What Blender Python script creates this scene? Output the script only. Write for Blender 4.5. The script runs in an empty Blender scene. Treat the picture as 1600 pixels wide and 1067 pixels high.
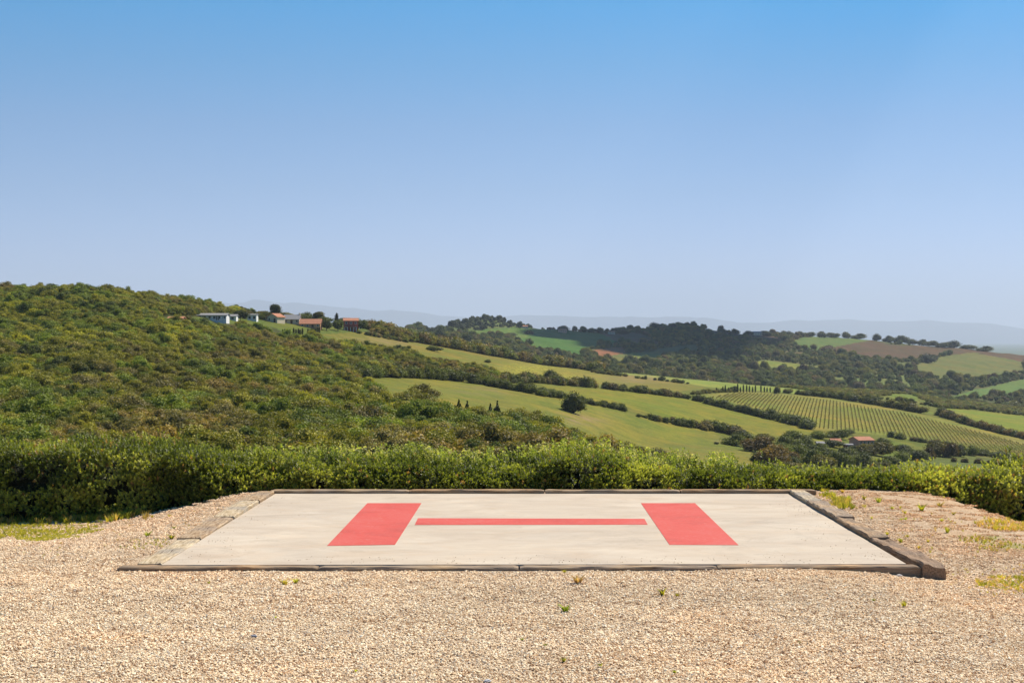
import bpy, math, random
import numpy as np
from mathutils import Vector, Matrix
R = math.radians
scene = bpy.context.scene
col = scene.collection
rng = np.random.default_rng(7)
random.seed(7)

# ------------------------------------------------------------------ camera, sky, sun, exposure
F = 2530.0      # focal length in photo pixels (photo 1600 wide)
H = 2.88        # camera height above the pad
HOR = 530.0     # horizon row
cam_d = bpy.data.cameras.new('camera'); cam = bpy.data.objects.new('camera', cam_d); col.objects.link(cam)
cam_d.sensor_width = 36; cam_d.lens = 36 * F / 1600; cam_d.shift_y = -3.5 / 1600
cam.location = (0, 0, H); cam.rotation_euler = (R(90), 0, 0)
cam_d.clip_start = 0.1; cam_d.clip_end = 120000
scene.camera = cam
SUN_EL, SUN_AZ = 50.0, 50.0    # azimuth measured from +Y towards +X
world = bpy.data.worlds.new('World'); scene.world = world; world.use_nodes = True
wn = world.node_tree; wn.nodes.clear()
sky = wn.nodes.new('ShaderNodeTexSky'); sky.sky_type = 'NISHITA'; sky.sun_disc = False
sky.sun_elevation = R(SUN_EL); sky.sun_rotation = R(SUN_AZ)
sky.air_density = 1.0; sky.dust_density = 0.0; sky.ozone_density = 4.0; sky.altitude = 200
bg = wn.nodes.new('ShaderNodeBackground'); bg.inputs[1].default_value = 0.12
# clear afternoon air: the sky deepens from a milky lilac horizon to a strong blue
wtc = wn.nodes.new('ShaderNodeTexCoord'); wsx = wn.nodes.new('ShaderNodeSeparateXYZ'); wn.links.new(wtc.outputs['Generated'], wsx.inputs[0])
wmr = wn.nodes.new('ShaderNodeMapRange'); wmr.inputs['From Min'].default_value = 0.0; wmr.inputs['From Max'].default_value = 0.25; wn.links.new(wsx.outputs['Z'], wmr.inputs['Value'])
wcr = wn.nodes.new('ShaderNodeValToRGB'); wn.links.new(wmr.outputs[0], wcr.inputs[0])
SKYR = [(0.0, (0.46, 0.525, 0.80)), (0.12, (0.41, 0.485, 0.79)), (0.2, (0.40, 0.465, 0.72)), (0.36, (0.33, 0.425, 0.60)), (0.52, (0.26, 0.415, 0.57)), (0.67, (0.14, 0.43, 0.59)), (0.81, (0.03, 0.45, 0.64)), (1.0, (0.02, 0.44, 0.65))]
while len(wcr.color_ramp.elements) < len(SKYR): wcr.color_ramp.elements.new(0.5)
for e_, (p_, c_) in zip(wcr.color_ramp.elements, SKYR): e_.position = p_; e_.color = (*c_, 1)
wmx = wn.nodes.new('ShaderNodeMix'); wmx.data_type = 'RGBA'; wmx.blend_type = 'MULTIPLY'; wmx.inputs[0].default_value = 1
wn.links.new(sky.outputs[0], wmx.inputs[6]); wn.links.new(wcr.outputs[0], wmx.inputs[7])
wo = wn.nodes.new('ShaderNodeOutputWorld')
wn.links.new(wmx.outputs[2], bg.inputs[0]); wn.links.new(bg.outputs[0], wo.inputs[0])
sun_d = bpy.data.lights.new('sun', 'SUN'); sun_d.energy = 5.0; sun_d.angle = R(0.5); sun_d.color = (1.0, 0.93, 0.82)
sun = bpy.data.objects.new('sun', sun_d); col.objects.link(sun)
S = Vector((math.sin(R(SUN_AZ)) * math.cos(R(SUN_EL)), math.cos(R(SUN_AZ)) * math.cos(R(SUN_EL)), math.sin(R(SUN_EL))))
sun.rotation_euler = S.to_track_quat('Z', 'Y').to_euler()
scene.view_settings.view_transform = 'Standard'; scene.view_settings.look = 'None'
scene.view_settings.exposure = 0.55; scene.view_settings.gamma = 1
scene.render.engine = 'CYCLES'

# ------------------------------------------------------------------ helpers
ORD = ['first','second','third','fourth','fifth','sixth','seventh','eighth','ninth','tenth','eleventh','twelfth','thirteenth','fourteenth','fifteenth','sixteenth','seventeenth','eighteenth','nineteenth','twentieth']
def srgb(r, g, b):
    f = lambda c: (c / 255 / 12.92) if c <= 10 else ((c / 255 + 0.055) / 1.055) ** 2.4
    return (f(r), f(g), f(b))

def tag(o, label=None, cat=None, group=None, kind=None):
    if label: o['label'] = label
    if cat: o['category'] = cat
    if group: o['group'] = group
    if kind: o['kind'] = kind
    return o

def np_mesh(name, verts, faces, mats=None, attrs=None, smooth=False, midx=None):
    """verts (N,3); faces (M,k) array or list of arrays with differing k"""
    me = bpy.data.meshes.new(name)
    verts = np.asarray(verts, dtype=np.float32)
    if not isinstance(faces, list): faces = [faces]
    faces = [np.asarray(f, dtype=np.int32) for f in faces if len(f)]
    me.vertices.add(len(verts)); me.vertices.foreach_set('co', verts.ravel())
    tot = np.concatenate([np.full(len(f), f.shape[1], dtype=np.int32) for f in faces])
    loops = np.concatenate([f.ravel() for f in faces])
    me.loops.add(len(loops)); me.loops.foreach_set('vertex_index', loops)
    me.polygons.add(len(tot))
    me.polygons.foreach_set('loop_start', np.concatenate([[0], np.cumsum(tot)[:-1]]).astype(np.int32))
    me.polygons.foreach_set('loop_total', tot)
    if midx is not None: me.polygons.foreach_set('material_index', np.asarray(midx, dtype=np.int32))
    me.polygons.foreach_set('use_smooth', np.full(len(tot), smooth, dtype=bool))
    for k, a in (attrs or {}).items():
        a = np.asarray(a, dtype=np.float32)
        if a.ndim == 2:
            at = me.attributes.new(k, 'FLOAT_COLOR', 'POINT')
            at.data.foreach_set('color', np.column_stack([a, np.ones(len(a))]).astype(np.float32).ravel())
        else:
            at = me.attributes.new(k, 'FLOAT', 'POINT'); at.data.foreach_set('value', a)
    me.update(calc_edges=True)
    for m in (mats or []): me.materials.append(m)
    return me

def link(name, me, parent=None, loc=None):
    o = bpy.data.objects.new(name, me); col.objects.link(o)
    if parent is not None: o.parent = parent
    if loc is not None: o.location = loc
    return o

def empty(name, loc, rz=0):
    o = bpy.data.objects.new(name, None); col.objects.link(o)
    o.location = loc; o.rotation_euler = (0, 0, rz); o.empty_display_size = 0.3
    return o

def vnoise(x, y, seed=0, octaves=3):
    """cheap smooth value noise, ~[-1,1]"""
    out = 0; amp = 1; tot = 0
    x = np.asarray(x, float); y = np.asarray(y, float)
    for o in range(octaves):
        xi = np.floor(x).astype(np.int64); yi = np.floor(y).astype(np.int64)
        xf = x - xi; yf = y - yi
        xf = xf * xf * (3 - 2 * xf); yf = yf * yf * (3 - 2 * yf)
        def h(a, b):
            n = (a * 374761393 + b * 668265263 + (seed + o) * 1274126177) & 0xffffffff
            n = ((n ^ (n >> 13)) * 1274126177) & 0xffffffff
            return ((n ^ (n >> 16)) & 0xffff) / 32768.0 - 1
        v = (h(xi, yi) * (1 - xf) + h(xi + 1, yi) * xf) * (1 - yf) + (h(xi, yi + 1) * (1 - xf) + h(xi + 1, yi + 1) * xf) * yf
        out = out + v * amp; tot += amp; amp *= 0.5; x = x * 2.03 + 17; y = y * 2.03 + 5
    return out / tot

def in_poly(u, v, poly):
    u = np.asarray(u); v = np.asarray(v)
    inside = np.zeros(u.shape, bool); n = len(poly); j = n - 1
    for i in range(n):
        xi, yi = poly[i]; xj, yj = poly[j]
        c = ((yi > v) != (yj > v)) & (u < (xj - xi) * (v - yi) / ((yj - yi) or 1e-9) + xi)
        inside ^= c; j = i
    return inside

def sstep(a, b, x):
    t = np.clip((np.asarray(x, float) - a) / (b - a), 0, 1); return t * t * (3 - 2 * t)

# ------------------------------------------------------------------ materials
class NT:
    def __init__(s, name):
        s.m = bpy.data.materials.new(name); s.m.use_nodes = True; s.t = s.m.node_tree; s.t.nodes.clear()
        s.out = s.n('ShaderNodeOutputMaterial')
    def n(s, t, **k):
        nd = s.t.nodes.new(t)
        for a, b in k.items(): setattr(nd, a, b)
        return nd
    def l(s, a, b): s.t.links.new(a, b)
    def setin(s, sock, v):
        if hasattr(v, 'is_linked'): s.l(v, sock)
        elif isinstance(v, (tuple, list)) and len(v) == 3 and sock.type == 'RGBA': sock.default_value = (*v, 1)
        else: sock.default_value = v
    def noise(s, scale, detail=3, rough=0.55, vec=None, dist=0):
        nd = s.n('ShaderNodeTexNoise'); nd.inputs['Scale'].default_value = scale; nd.inputs['Detail'].default_value = detail
        nd.inputs['Roughness'].default_value = rough; nd.inputs['Distortion'].default_value = dist
        if vec is not None: s.l(vec, nd.inputs['Vector'])
        return nd.outputs['Fac']
    def pos(s, scale=(1, 1, 1)):
        tc = s.n('ShaderNodeTexCoord'); mp = s.n('ShaderNodeMapping'); mp.inputs['Scale'].default_value = scale
        s.l(tc.outputs['Object'], mp.inputs[0]); return mp.outputs[0]
    def ramp(s, fac, stops):
        nd = s.n('ShaderNodeValToRGB'); cr = nd.color_ramp
        while len(cr.elements) < len(stops): cr.elements.new(0.5)
        for e, (p, c) in zip(cr.elements, stops):
            e.position = p; e.color = (*c, 1) if len(c) == 3 else c
        s.l(fac, nd.inputs[0]); return nd.outputs[0]
    def mix(s, fac, a, b, mode='MIX'):
        nd = s.n('ShaderNodeMix', data_type='RGBA', blend_type=mode)
        s.setin(nd.inputs[0], fac); s.setin(nd.inputs[6], a); s.setin(nd.inputs[7], b); return nd.outputs[2]
    def math(s, op, a, b=0.0, clamp=False):
        nd = s.n('ShaderNodeMath', operation=op, use_clamp=clamp); s.setin(nd.inputs[0], a); s.setin(nd.inputs[1], b); return nd.outputs[0]
    def attr(s, name, kind='GEOMETRY'):
        nd = s.n('ShaderNodeAttribute', attribute_name=name, attribute_type=kind); return nd
    def bsdf(s, colr, rough=0.9, bump=None, bstr=0.3, bdist=0.02, spec=0.3, alpha=None):
        b = s.n('ShaderNodeBsdfPrincipled'); s.setin(b.inputs['Base Color'], colr); s.setin(b.inputs['Roughness'], rough)
        b.inputs['Specular IOR Level'].default_value = spec
        if bump is not None:
            bp = s.n('ShaderNodeBump'); bp.inputs['Strength'].default_value = bstr; bp.inputs['Distance'].default_value = bdist
            s.l(bump, bp.inputs['Height']); s.l(bp.outputs[0], b.inputs['Normal'])
        s.l(b.outputs[0], s.out.inputs[0]); return b

def leaf_material(name, src, gloss=0.25, trans=0.32, kind='INSTANCER'):
    t = NT(name)
    tint = t.attr('tint', kind).outputs['Color'] if src is None else None
    var = t.attr('var').outputs['Fac']
    br = t.math('ADD', t.math('MULTIPLY', var, 0.9), 0.55)
    base = tint if src is None else None
    if base is None:
        rgb = t.n('ShaderNodeRGB'); rgb.outputs[0].default_value = (*src, 1); base = rgb.outputs[0]
    # younger leaves are yellower
    young = t.mix(1.0, base, (1.25, 1.12, 0.7), 'MULTIPLY')
    c = t.mix(var, base, young)
    vm = t.n('ShaderNodeVectorMath', operation='SCALE'); t.l(c, vm.inputs[0]); t.l(br, vm.inputs['Scale'])
    p = t.n('ShaderNodeBsdfPrincipled'); t.l(vm.outputs[0], p.inputs['Base Color']); p.inputs['Roughness'].default_value = 0.5
    p.inputs['Specular IOR Level'].default_value = gloss
    tr = t.n('ShaderNodeBsdfTranslucent'); ty = t.mix(1.0, vm.outputs[0], (1.5, 1.55, 0.6), 'MULTIPLY'); t.l(ty, tr.inputs[0])
    ms = t.n('ShaderNodeMixShader'); ms.inputs[0].default_value = trans
    t.l(p.outputs[0], ms.inputs[1]); t.l(tr.outputs[0], ms.inputs[2]); t.l(ms.outputs[0], t.out.inputs[0])
    return t.m

M_leaf_i = leaf_material('foliage_instanced', None, 0.15, 0.22)
M_leaf_g = leaf_material('foliage', None, 0.15, 0.22, kind='GEOMETRY')
M_hedge = leaf_material('hedge_leaves', None, 0.5, 0.35, kind='GEOMETRY')
M_grass = leaf_material('grass_blades', None, 0.1, 0.4)

def plain(name, c, rough=0.9, nscale=3, var=0.25, bstr=0.2, bdist=0.02, spec=0.3):
    t = NT(name); v = t.pos(); n = t.noise(nscale, 4, vec=v)
    c1 = tuple(x * (1 - var) for x in c); c2 = tuple(min(1, x * (1 + var)) for x in c)
    t.bsdf(t.ramp(n, [(0.25, c1), (0.75, c2)]), rough, n, bstr, bdist, spec); return t.m

M_bark = plain('bark', (0.10, 0.075, 0.05), nscale=8, bstr=0.6)
M_roof_terra = plain('terracotta_tiles', (0.40, 0.17, 0.09), nscale=2.0, var=0.35)
M_roof_grey = plain('grey_roof', (0.24, 0.23, 0.22), nscale=2.0)
M_white = plain('white_render', (0.72, 0.70, 0.66), var=0.08)
M_cream = plain('cream_render', (0.62, 0.52, 0.36), var=0.12)
M_pink = plain('pink_render', (0.50, 0.30, 0.22), var=0.12)
M_red = plain('red_render', (0.30, 0.085, 0.055), var=0.15)
M_orange = plain('ochre_render', (0.50, 0.27, 0.14), var=0.15)
M_glass = plain('dark_glass', (0.03, 0.035, 0.04), rough=0.15, var=0.1, spec=0.6)
M_shutter = plain('dark_wood_door', (0.07, 0.045, 0.03), var=0.2)

# --- weathered timber
def timber(name, pale, brown, grey, seed):
    t = NT(name); v = t.pos((1.2, 14, 14)); va = t.pos((1, 1, 1))
    g = t.noise(2.5 + seed * 0.1, 6, 0.65, v, 0.4); big = t.noise(1.3 + seed * 0.07, 3, 0.5, va)
    c = t.ramp(g, [(0.25, tuple(x * 0.45 for x in brown)), (0.45, brown), (0.6, pale), (0.85, pale)])
    c = t.mix(t.ramp(big, [(0.42, (0, 0, 0)), (0.62, (1, 1, 1))]), c, t.ramp(g, [(0.3, tuple(x * 0.5 for x in grey)), (0.65, grey)]))
    crack = t.noise(3.1, 2, 0.4, t.pos((0.5, 22, 22)), 0.2)
    ck = t.ramp(crack, [(0.30, (0.25, 0.2, 0.17)), (0.36, (1, 1, 1))])
    c = t.mix(1.0, c, ck, 'MULTIPLY')
    t.bsdf(c, 0.85, g, 0.7, 0.02, 0.2); return t.m
WOODS = {
 'pale':  timber('timber_pale', (0.60, 0.48, 0.31), (0.44, 0.32, 0.18), (0.42, 0.35, 0.26), 1),
 'brown': timber('timber_brown', (0.52, 0.34, 0.18), (0.30, 0.17, 0.08), (0.34, 0.24, 0.15), 2),
 'grey':  timber('timber_grey', (0.50, 0.37, 0.23), (0.32, 0.20, 0.10), (0.38, 0.28, 0.19), 3),
 'dark':  timber('timber_dark', (0.42, 0.27, 0.16), (0.23, 0.13, 0.065), (0.34, 0.23, 0.145), 4)}

# ------------------------------------------------------------------ terrain
# near ground (gravel mound carrying the pad); z of the pad surface is 0
def near_z(x, y):
    x = np.asarray(x, float); y = np.asarray(y, float)
    base = -0.055 - 0.11 * sstep(4.2, 5.6, x) * sstep(24, 20.5, y) - 0.02 * sstep(20.5, 17, y)
    base = base + 0.03 * sstep(2.2, 3.2, x) * sstep(4.6, 3.4, x) * sstep(18, 20.3, y)
    left = np.interp(-x, [4.9, 5.3, 6.1, 7.0, 8.0, 9.5, 14, 30], [0, -0.05, -0.24, -0.42, -0.54, -0.58, -0.6, -1.0])
    right = np.interp(x, [5.2, 5.6, 6.6, 7.8, 8.4, 8.8, 9.3, 9.9, 11, 30], [0, 0.02, 0.04, 0.0, -0.13, -0.28, -0.50, -0.70, -0.8, -1.1])
    side = np.where(x < 0, left, right)
    k = np.where(x < 0, sstep(21.5, 29.5, y), sstep(20.0, 28.5, y))
    z = base + side * k
    outside = (sstep(4.7, 5.6, -x) + sstep(5.3, 6.2, x) + sstep(20.4, 19.8, y)).clip(0, 1)
    z = z + outside * (0.03 * vnoise(x * 0.9, y * 0.9, 3, 3) + 0.008 * vnoise(x * 6, y * 6, 9, 2))
    return z

UC = [-6000, -600, 0, 200, 300, 400, 480, 560, 700, 850, 1000, 1200, 1400, 1600, 2200, 6000]
# semantic rows: (Y, v of the ground) per control column
def zc(Y, v): return H - (np.asarray(v, float) - HOR) / F * np.asarray(Y, float)
def rowz(Y, z): return (np.array(Y, float) * np.ones(len(UC)), np.array(z, float) * np.ones(len(UC)))
ROWS = []
def rv(Y, v): ROWS.append((np.array(Y, float), zc(Y, v)))
rv([210]*2+[220,220,220,220,220,220,220,250,330,470,560,570,600,600],
   [745]*2+[745,745,745,745,745,742,742,742,745,748,748,748,748,748])
rv([330,350,370,370,380,390,400,420,430,470,560,640,720,730,750,750],
   [640,630,625,625,630,632,636,641,638,672,695,697,712,722,725,725])
rv([500,530,540,540,560,600,640,650,640,640,680,800,860,880,900,900],
   [540,520,528,525,538,558,566,574,596,616,640,660,668,690,690,690])
rv([600,620,630,630,680,760,820,830,810,830,880,980,1000,1040,1050,1050],
   [490,480,478,480,494,517,524,538,568,594,608,628,642,664,670,670])
rv([680,690,700,720,800,920,950,980,1040,1080,1130,1180,1240,1270,1280,1280],
   [468,458,459,467,479,495,502,512,543,572,594,606,622,650,655,655])
rv([720,730,740,760,850,980,1020,1060,1120,1200,1280,1340,1400,1430,1440,1440],
   [478,463,464,469,479,492,499,510,544,571,583,603,611,639,648,648])
rv([1100]*5+[1300,1350,1400,1420,1450,1500,1560,1620,1660,1700,1700],
   [560]*5+[560,560,560,562,590,598,620,630,655,660,660])
rv([1500]*5+[1600,1600,1600,1650,1700,1720,1750,1800,1850,1850,1850],
   [545]*5+[545,545,548,549,574,585,602,614,638,648,648])
rv([2000]*5+[2000,2000,2000,2000,2050,2100,2150,2200,2250,2250,2250],
   [540]*5+[540,540,540,528,548,560,573,584,598,610,610])
rv([2300]*5+[2300,2300,2300,2300,2300,2400,2500,2600,2650,2650,2650],
   [538]*5+[535,535,530,519,530,540,550,556,573,580,580])
rv([2700]*5+[2700,2700,2700,2600,2650,2800,2900,3000,3050,3050,3050],
   [535]*5+[530,530,526,507,514,514,520,532,552,560,560])
rv([3400]*16, [560]*9+[556,556,556,562,575,580,580])

ucols = np.concatenate([[-6000, -4500, -3200, -2300, -1700, -1300, -1000, -800, -650], np.arange(-560, 2161, 4.0), [2300, 2500, 2800, 3200, 4000, 5000, 6000]])
YA = np.exp(np.arange(math.log(34.5), math.log(4200), 0.0075))
ROWY = np.array([np.interp(ucols, UC, r[0]) for r in ROWS]); ROWZ = np.array([np.interp(ucols, UC, r[1]) for r in ROWS])
def smooth_u(a, n=6):
    for _ in range(n):
        p = np.pad(a, ((0, 0), (1, 1)), mode='edge'); a = 0.25 * p[:, :-2] + 0.5 * p[:, 1:-1] + 0.25 * p[:, 2:]
    return a
ROWY = smooth_u(ROWY, 60); ROWZ = smooth_u(ROWZ, 60)
# keep the far ridge (last-but-one rows) detailed: skyline wiggles added here
sky_u = [668, 700, 740, 770, 800, 850, 900, 960, 1000, 1040, 1080, 1110, 1135, 1200, 1290, 1340, 1400, 1450, 1500, 1540, 1600]
sky_v = [524, 508, 497, 496, 504, 512, 516, 519, 515, 509, 508, 513, 517, 521, 524, 526, 533, 539, 541, 546, 554]
kk = (ucols >= 668) & (ucols <= 1600)
ROWZ[-2, kk] = H - (np.interp(ucols[kk], sky_u, sky_v) - HOR) / F * ROWY[-2, kk]
ZZ = np.zeros((len(ucols), len(YA)))
for i, u in enumerate(ucols):
    x34 = (u - 800) / F * 34
    ys = np.concatenate([[34.0, 60.0], ROWY[:, i], [4300.0]]); zs = np.concatenate([[float(near_z(x34, 34)), -5.0], ROWZ[:, i], [-100.0]])
    ZZ[i] = np.interp(YA, ys, zs)
for _ in range(10):
    p = np.pad(ZZ, ((0, 0), (1, 1)), mode='edge'); q = 0.25 * p[:, :-2] + 0.5 * p[:, 1:-1] + 0.25 * p[:, 2:]
    q[:, :3] = ZZ[:, :3]; ZZ = q
for _ in range(3):
    p = np.pad(ZZ, ((1, 1), (0, 0)), mode='edge'); ZZ = 0.25 * p[:-2] + 0.5 * p[1:-1] + 0.25 * p[2:]
XX = (ucols[:, None] - 800) / F * YA[None]
amp = sstep(60, 250, YA)[None] * 0.5 + sstep(1500, 2500, YA)[None] * 2.0
ZZ = ZZ + amp * vnoise(XX / 45, YA[None] / 45 + 0 * XX, 21, 3)
ZZ = ZZ + 2.4 * (sstep(230, 300, YA) * sstep(660, 560, YA))[None] * sstep(760, 560, ucols)[:, None] * vnoise(XX / 38 + 3, YA[None] / 55 + 0 * XX, 88, 3)
VV = HOR + F * (H - ZZ) / YA[None]

def height(x, y):
    x = np.atleast_1d(np.asarray(x, float)); y = np.atleast_1d(np.asarray(y, float))
    u = 800 + F * x / np.maximum(y, 1)
    fi = np.interp(u, ucols, np.arange(len(ucols))); fj = np.interp(np.log(np.maximum(y, 1)), np.log(YA), np.arange(len(YA)))
    i = np.clip(fi.astype(int), 0, len(ucols) - 2); j = np.clip(fj.astype(int), 0, len(YA) - 2); a = fi - i; b = fj - j
    z = ZZ[i, j] * (1 - a) * (1 - b) + ZZ[i + 1, j] * a * (1 - b) + ZZ[i, j + 1] * (1 - a) * b + ZZ[i + 1, j + 1] * a * b
    zn = near_z(x, y); w = sstep(33, 34.5, y)
    return np.where(y < 34.5, zn * (1 - w) + ZZ[i, 0] * w, z)

def locate(u, v, lo=200.0, hi=1420.0):
    """first point of the terrain met by the sight line through photo pixel (u, v), searched between lo and hi metres"""
    i = int(round(np.interp(u, ucols, np.arange(len(ucols)))))
    js = np.where((YA >= lo) & (YA <= hi))[0]
    vv = VV[i, js]; hit = np.where(vv <= v)[0]
    j = js[hit[0]] if len(hit) else js[int(np.argmin(vv))]
    if len(hit) and hit[0] > 0:
        v0, v1 = vv[hit[0] - 1], vv[hit[0]]; t = (v0 - v) / max(v0 - v1, 1e-6); Y = YA[j - 1] + t * (YA[j] - YA[j - 1])
    else: Y = YA[j]
    x = (u - 800) / F * Y
    return Vector((x, Y, float(height(x, Y)[0])))
FAR = dict(lo=1500.0, hi=3300.0)

# ---- fields (outlines read off the photograph, projected on to the terrain)
NEARF = {
 'F1': [(455,526),(500,519),(540,517),(562,518),(640,534),(695,542),(735,547),(785,556),(835,566),(910,577),(1000,590),(1060,598),(1105,606),(1060,612),(1010,612),(935,602),(835,590),(772,585),(660,570),(640,556),(540,552),(502,543)],
 'F2': [(520,557),(560,560),(612,574),(640,580),(640,588),(600,575),(560,570)],
 'F3': [(540,590),(650,589),(700,591),(800,606),(875,620),(910,630),(985,645),(1035,657),(1060,665),(1122,675),(1133,694),(1191,712),(1200,760),(1000,760),(1000,740),(950,719),(850,688),(800,675),(740,668),(700,662),(600,630)],
 'F4': [(845,601),(935,608),(1060,621),(1135,638),(1223,659),(1268,671),(1290,690),(1215,684),(1161,677),(1124,665),(1060,655),(997,642),(972,633),(877,617)],
 'F5': [(1088,619),(1154,611),(1210,614),(1300,622),(1360,633),(1412,641),(1500,661),(1600,685),(1800,730),(1800,760),(1600,716),(1506,701),(1450,692),(1394,681),(1300,672),(1272,670),(1223,651),(1172,637),(1125,623)],
 'F6': [(935,573),(1000,580),(1120,593),(1180,601),(1300,615),(1345,624),(1300,621),(1210,612),(1154,609),(1100,604),(1060,597),(1000,588),(935,580)],
 'F7': [(1465,636),(1600,649),(1800,675),(1800,730),(1600,679),(1525,657)],
 'F8': [(1343,623),(1400,632),(1440,640),(1465,647),(1400,638)],
 'F8b': [(1390,616),(1420,615),(1437,621),(1430,627),(1395,624)],
 'F9': [(1250,735),(1405,724),(1455,713),(1500,709),(1600,712),(1800,720),(1800,770),(1250,770)],
 'F10': [(1386,687),(1417,692),(1420,700),(1386,698)],
 'F11': [(1380,704),(1405,702),(1412,712),(1380,716)],
 'Vil': [(262,500),(300,496),(430,492),(560,495),(575,518),(540,520),(455,526),(430,512),(350,505)],
}
FARF = {
 'G1': [(735,524),(810,532),(832,545),(872,552),(910,558),(922,545),(972,537),(930,516),(872,515),(822,512),(760,514)],
 'G1b': [(686,518),(760,516),(822,513),(850,514),(815,530),(735,526)],
 'G2': [(922,547),(975,541),(979,552),(937,560)],
 'G3': [(938,560),(979,551),(1036,549),(1036,562),(960,570)],
 'G4': [(930,516),(1000,520),(1040,540),(975,540)],
 'G5': [(1233,535),(1255,527),(1285,524),(1325,525),(1358,532),(1330,537),(1306,542),(1282,550),(1262,548)],
 'G6': [(1306,542),(1330,537),(1358,532),(1400,539),(1460,541),(1510,542),(1545,547),(1600,555),(1800,575),(1800,600),(1600,566),(1560,558),(1520,551),(1470,556),(1430,564),(1380,562),(1300,552)],
 'G7': [(1432,570),(1470,557),(1520,551),(1560,558),(1600,566),(1600,580),(1560,592),(1470,592),(1432,581)],
 'G8': [(1474,624),(1520,610),(1560,601),(1600,592),(1700,585),(1700,612),(1600,612),(1550,617),(1500,626)],
 'G9': [(1168,565),(1200,563),(1300,575),(1270,583),(1215,580),(1180,573)],
 'G10': [(985,551),(1036,555),(1025,566),(985,568)],
 'G12': [(1022,545),(1085,538),(1094,548),(1040,558)],
 'G13': [(1395,566),(1425,566),(1428,576),(1400,576)],
 'G15': [(1215,548),(1262,552),(1290,558),(1240,556)],
 'G11': [(1100,513),(1150,518),(1220,528),(1215,538),(1150,528),(1108,524)],
}
FCOL = {
 'F1': srgb(120,111,40), 'F2': srgb(122,124,30), 'F3': srgb(118,113,42), 'F4': srgb(118,115,34), 'F5': srgb(128,121,50), 'F6': srgb(130,136,56),
 'F7': srgb(121,123,36), 'F8': srgb(116,124,40), 'F8b': srgb(102,114,34), 'F9': srgb(98,100,44), 'F10': srgb(102,110,36), 'F11': srgb(102,108,36), 'Vil': srgb(92,100,34),
 'G12': srgb(88,92,44), 'G13': srgb(100,98,48), 'G15': srgb(104,86,52), 'G1': srgb(74,102,34), 'G1b': srgb(96,112,42), 'G2': srgb(140,92,60), 'G3': srgb(108,104,46), 'G4': srgb(96,76,48), 'G5': srgb(94,108,48),
 'G6': srgb(92,70,44), 'G7': srgb(106,104,48), 'G8': srgb(96,114,52), 'G9': srgb(122,122,44), 'G10': srgb(110,110,42), 'G11': srgb(96,72,48)}  # G6: brown soil, darkened further to stand in for cloud half-shade
def shr(c, k): return tuple(x * k for x in c)

# full grid of the ground: a fan of rows from under the camera to the horizon
YN = np.concatenate([[0.5, 2, 4, 6, 8], np.exp(np.arange(math.log(9), math.log(34.4), 0.0065))])
YF = np.array([4400, 4800, 5500, 6500, 8000, 10000, 14000, 20000, 30000, 44000, 56000.0])
Yall = np.concatenate([YN, YA, YF]); nu, ny = len(ucols), len(Yall)
GX = (ucols[:, None] - 800) / F * Yall[None]; GY = np.repeat(Yall[None], nu, 0)
GZ = np.concatenate([near_z(GX[:, :len(YN)], GY[:, :len(YN)]), ZZ, np.full((nu, len(YF)), -100.0)], axis=1)
GZ[:, len(YN) + len(YA) - 1:] = -100
GV = HOR + F * (H - GZ) / GY; GU = 800 + F * GX / GY
colr = np.zeros((nu, ny, 3)); colr[:] = srgb(72, 72, 28); colr[(GU > 600) & (GY > 430)] = srgb(104, 104, 36)
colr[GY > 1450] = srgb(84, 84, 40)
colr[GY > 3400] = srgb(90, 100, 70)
colr[in_poly(GU, GV, [(1290,588),(1400,582),(1445,598),(1420,616),(1320,610)]) & (GY > 1500) & (GY < 3300)] = srgb(104, 110, 52)
colr[in_poly(GU, GV, [(680,520),(705,498),(740,488),(800,498),(830,512),(760,520)]) & (GY > 1500) & (GY < 3300)] = srgb(92, 98, 46)
jit = 1.2 * vnoise(GX / 9, GY / 9, 5, 2)
for d, m in ((NEARF, (GY > 200) & (GY < 1450)), (FARF, (GY > 1500) & (GY < 3300))):
    for k, poly in d.items():
        colr[in_poly(GU + jit, GV + jit * 0.5, poly) & m] = FCOL[k]
gravel = (sstep(36, 34, GY))
# soil / dirt patches on the near ground
grassm = np.zeros((nu, ny))
gl = in_poly(GU + 30 * vnoise(GX * 1.6, GY * 1.6, 31, 3), GV + 9 * vnoise(GX * 3, GY * 3, 33, 2), [(-900, 812), (140, 812), (165, 822), (150, 832), (70, 846), (0, 842), (-900, 850)])
gr = in_poly(GU + 30 * vnoise(GX * 1.6, GY * 1.6, 35, 3), GV + 8 * vnoise(GX * 3, GY * 3, 37, 2), [(1500, 838), (1540, 836), (1600, 848), (2300, 860), (2300, 880), (1600, 862), (1545, 858)])
grassm[(gl | gr) & (GY < 34)] = 1.0
soil = sstep(5.2, 7.0, GX) * sstep(20.0, 24.0, GY) * (GY < 35) * 0.85 + sstep(5.0, 6.5, -GX) * sstep(24, 28, GY) * (GY < 35) * 0.25
colr[GY < 36] = srgb(150, 122, 92)
def blob(u0, v0, ru, rv_): return np.exp(-((GU - u0) / ru) ** 2 - ((GV - v0) / rv_) ** 2)
nearm = (GY > 200) & (GY < 1450)
flowers = (blob(830, 577, 60, 10) + .8 * blob(900, 592, 45, 8)).clip(0, 1) * nearm
bare = (blob(1000, 592, 60, 7) + .8 * blob(905, 655, 40, 10) + .5 * blob(1130, 688, 14, 6) + .7 * blob(600, 535, 60, 9) + .35 * blob(760, 610, 70, 8) + .5 * blob(1550, 690, 60, 6)).clip(0, 1) * nearm
idx = (np.arange(nu)[:, None] * ny + np.arange(ny)[None])
a, b, c, d = idx[:-1, :-1], idx[1:, :-1], idx[1:, 1:], idx[:-1, 1:]
faces = np.stack([a, b, c, d], -1).reshape(-1, 4)

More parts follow.
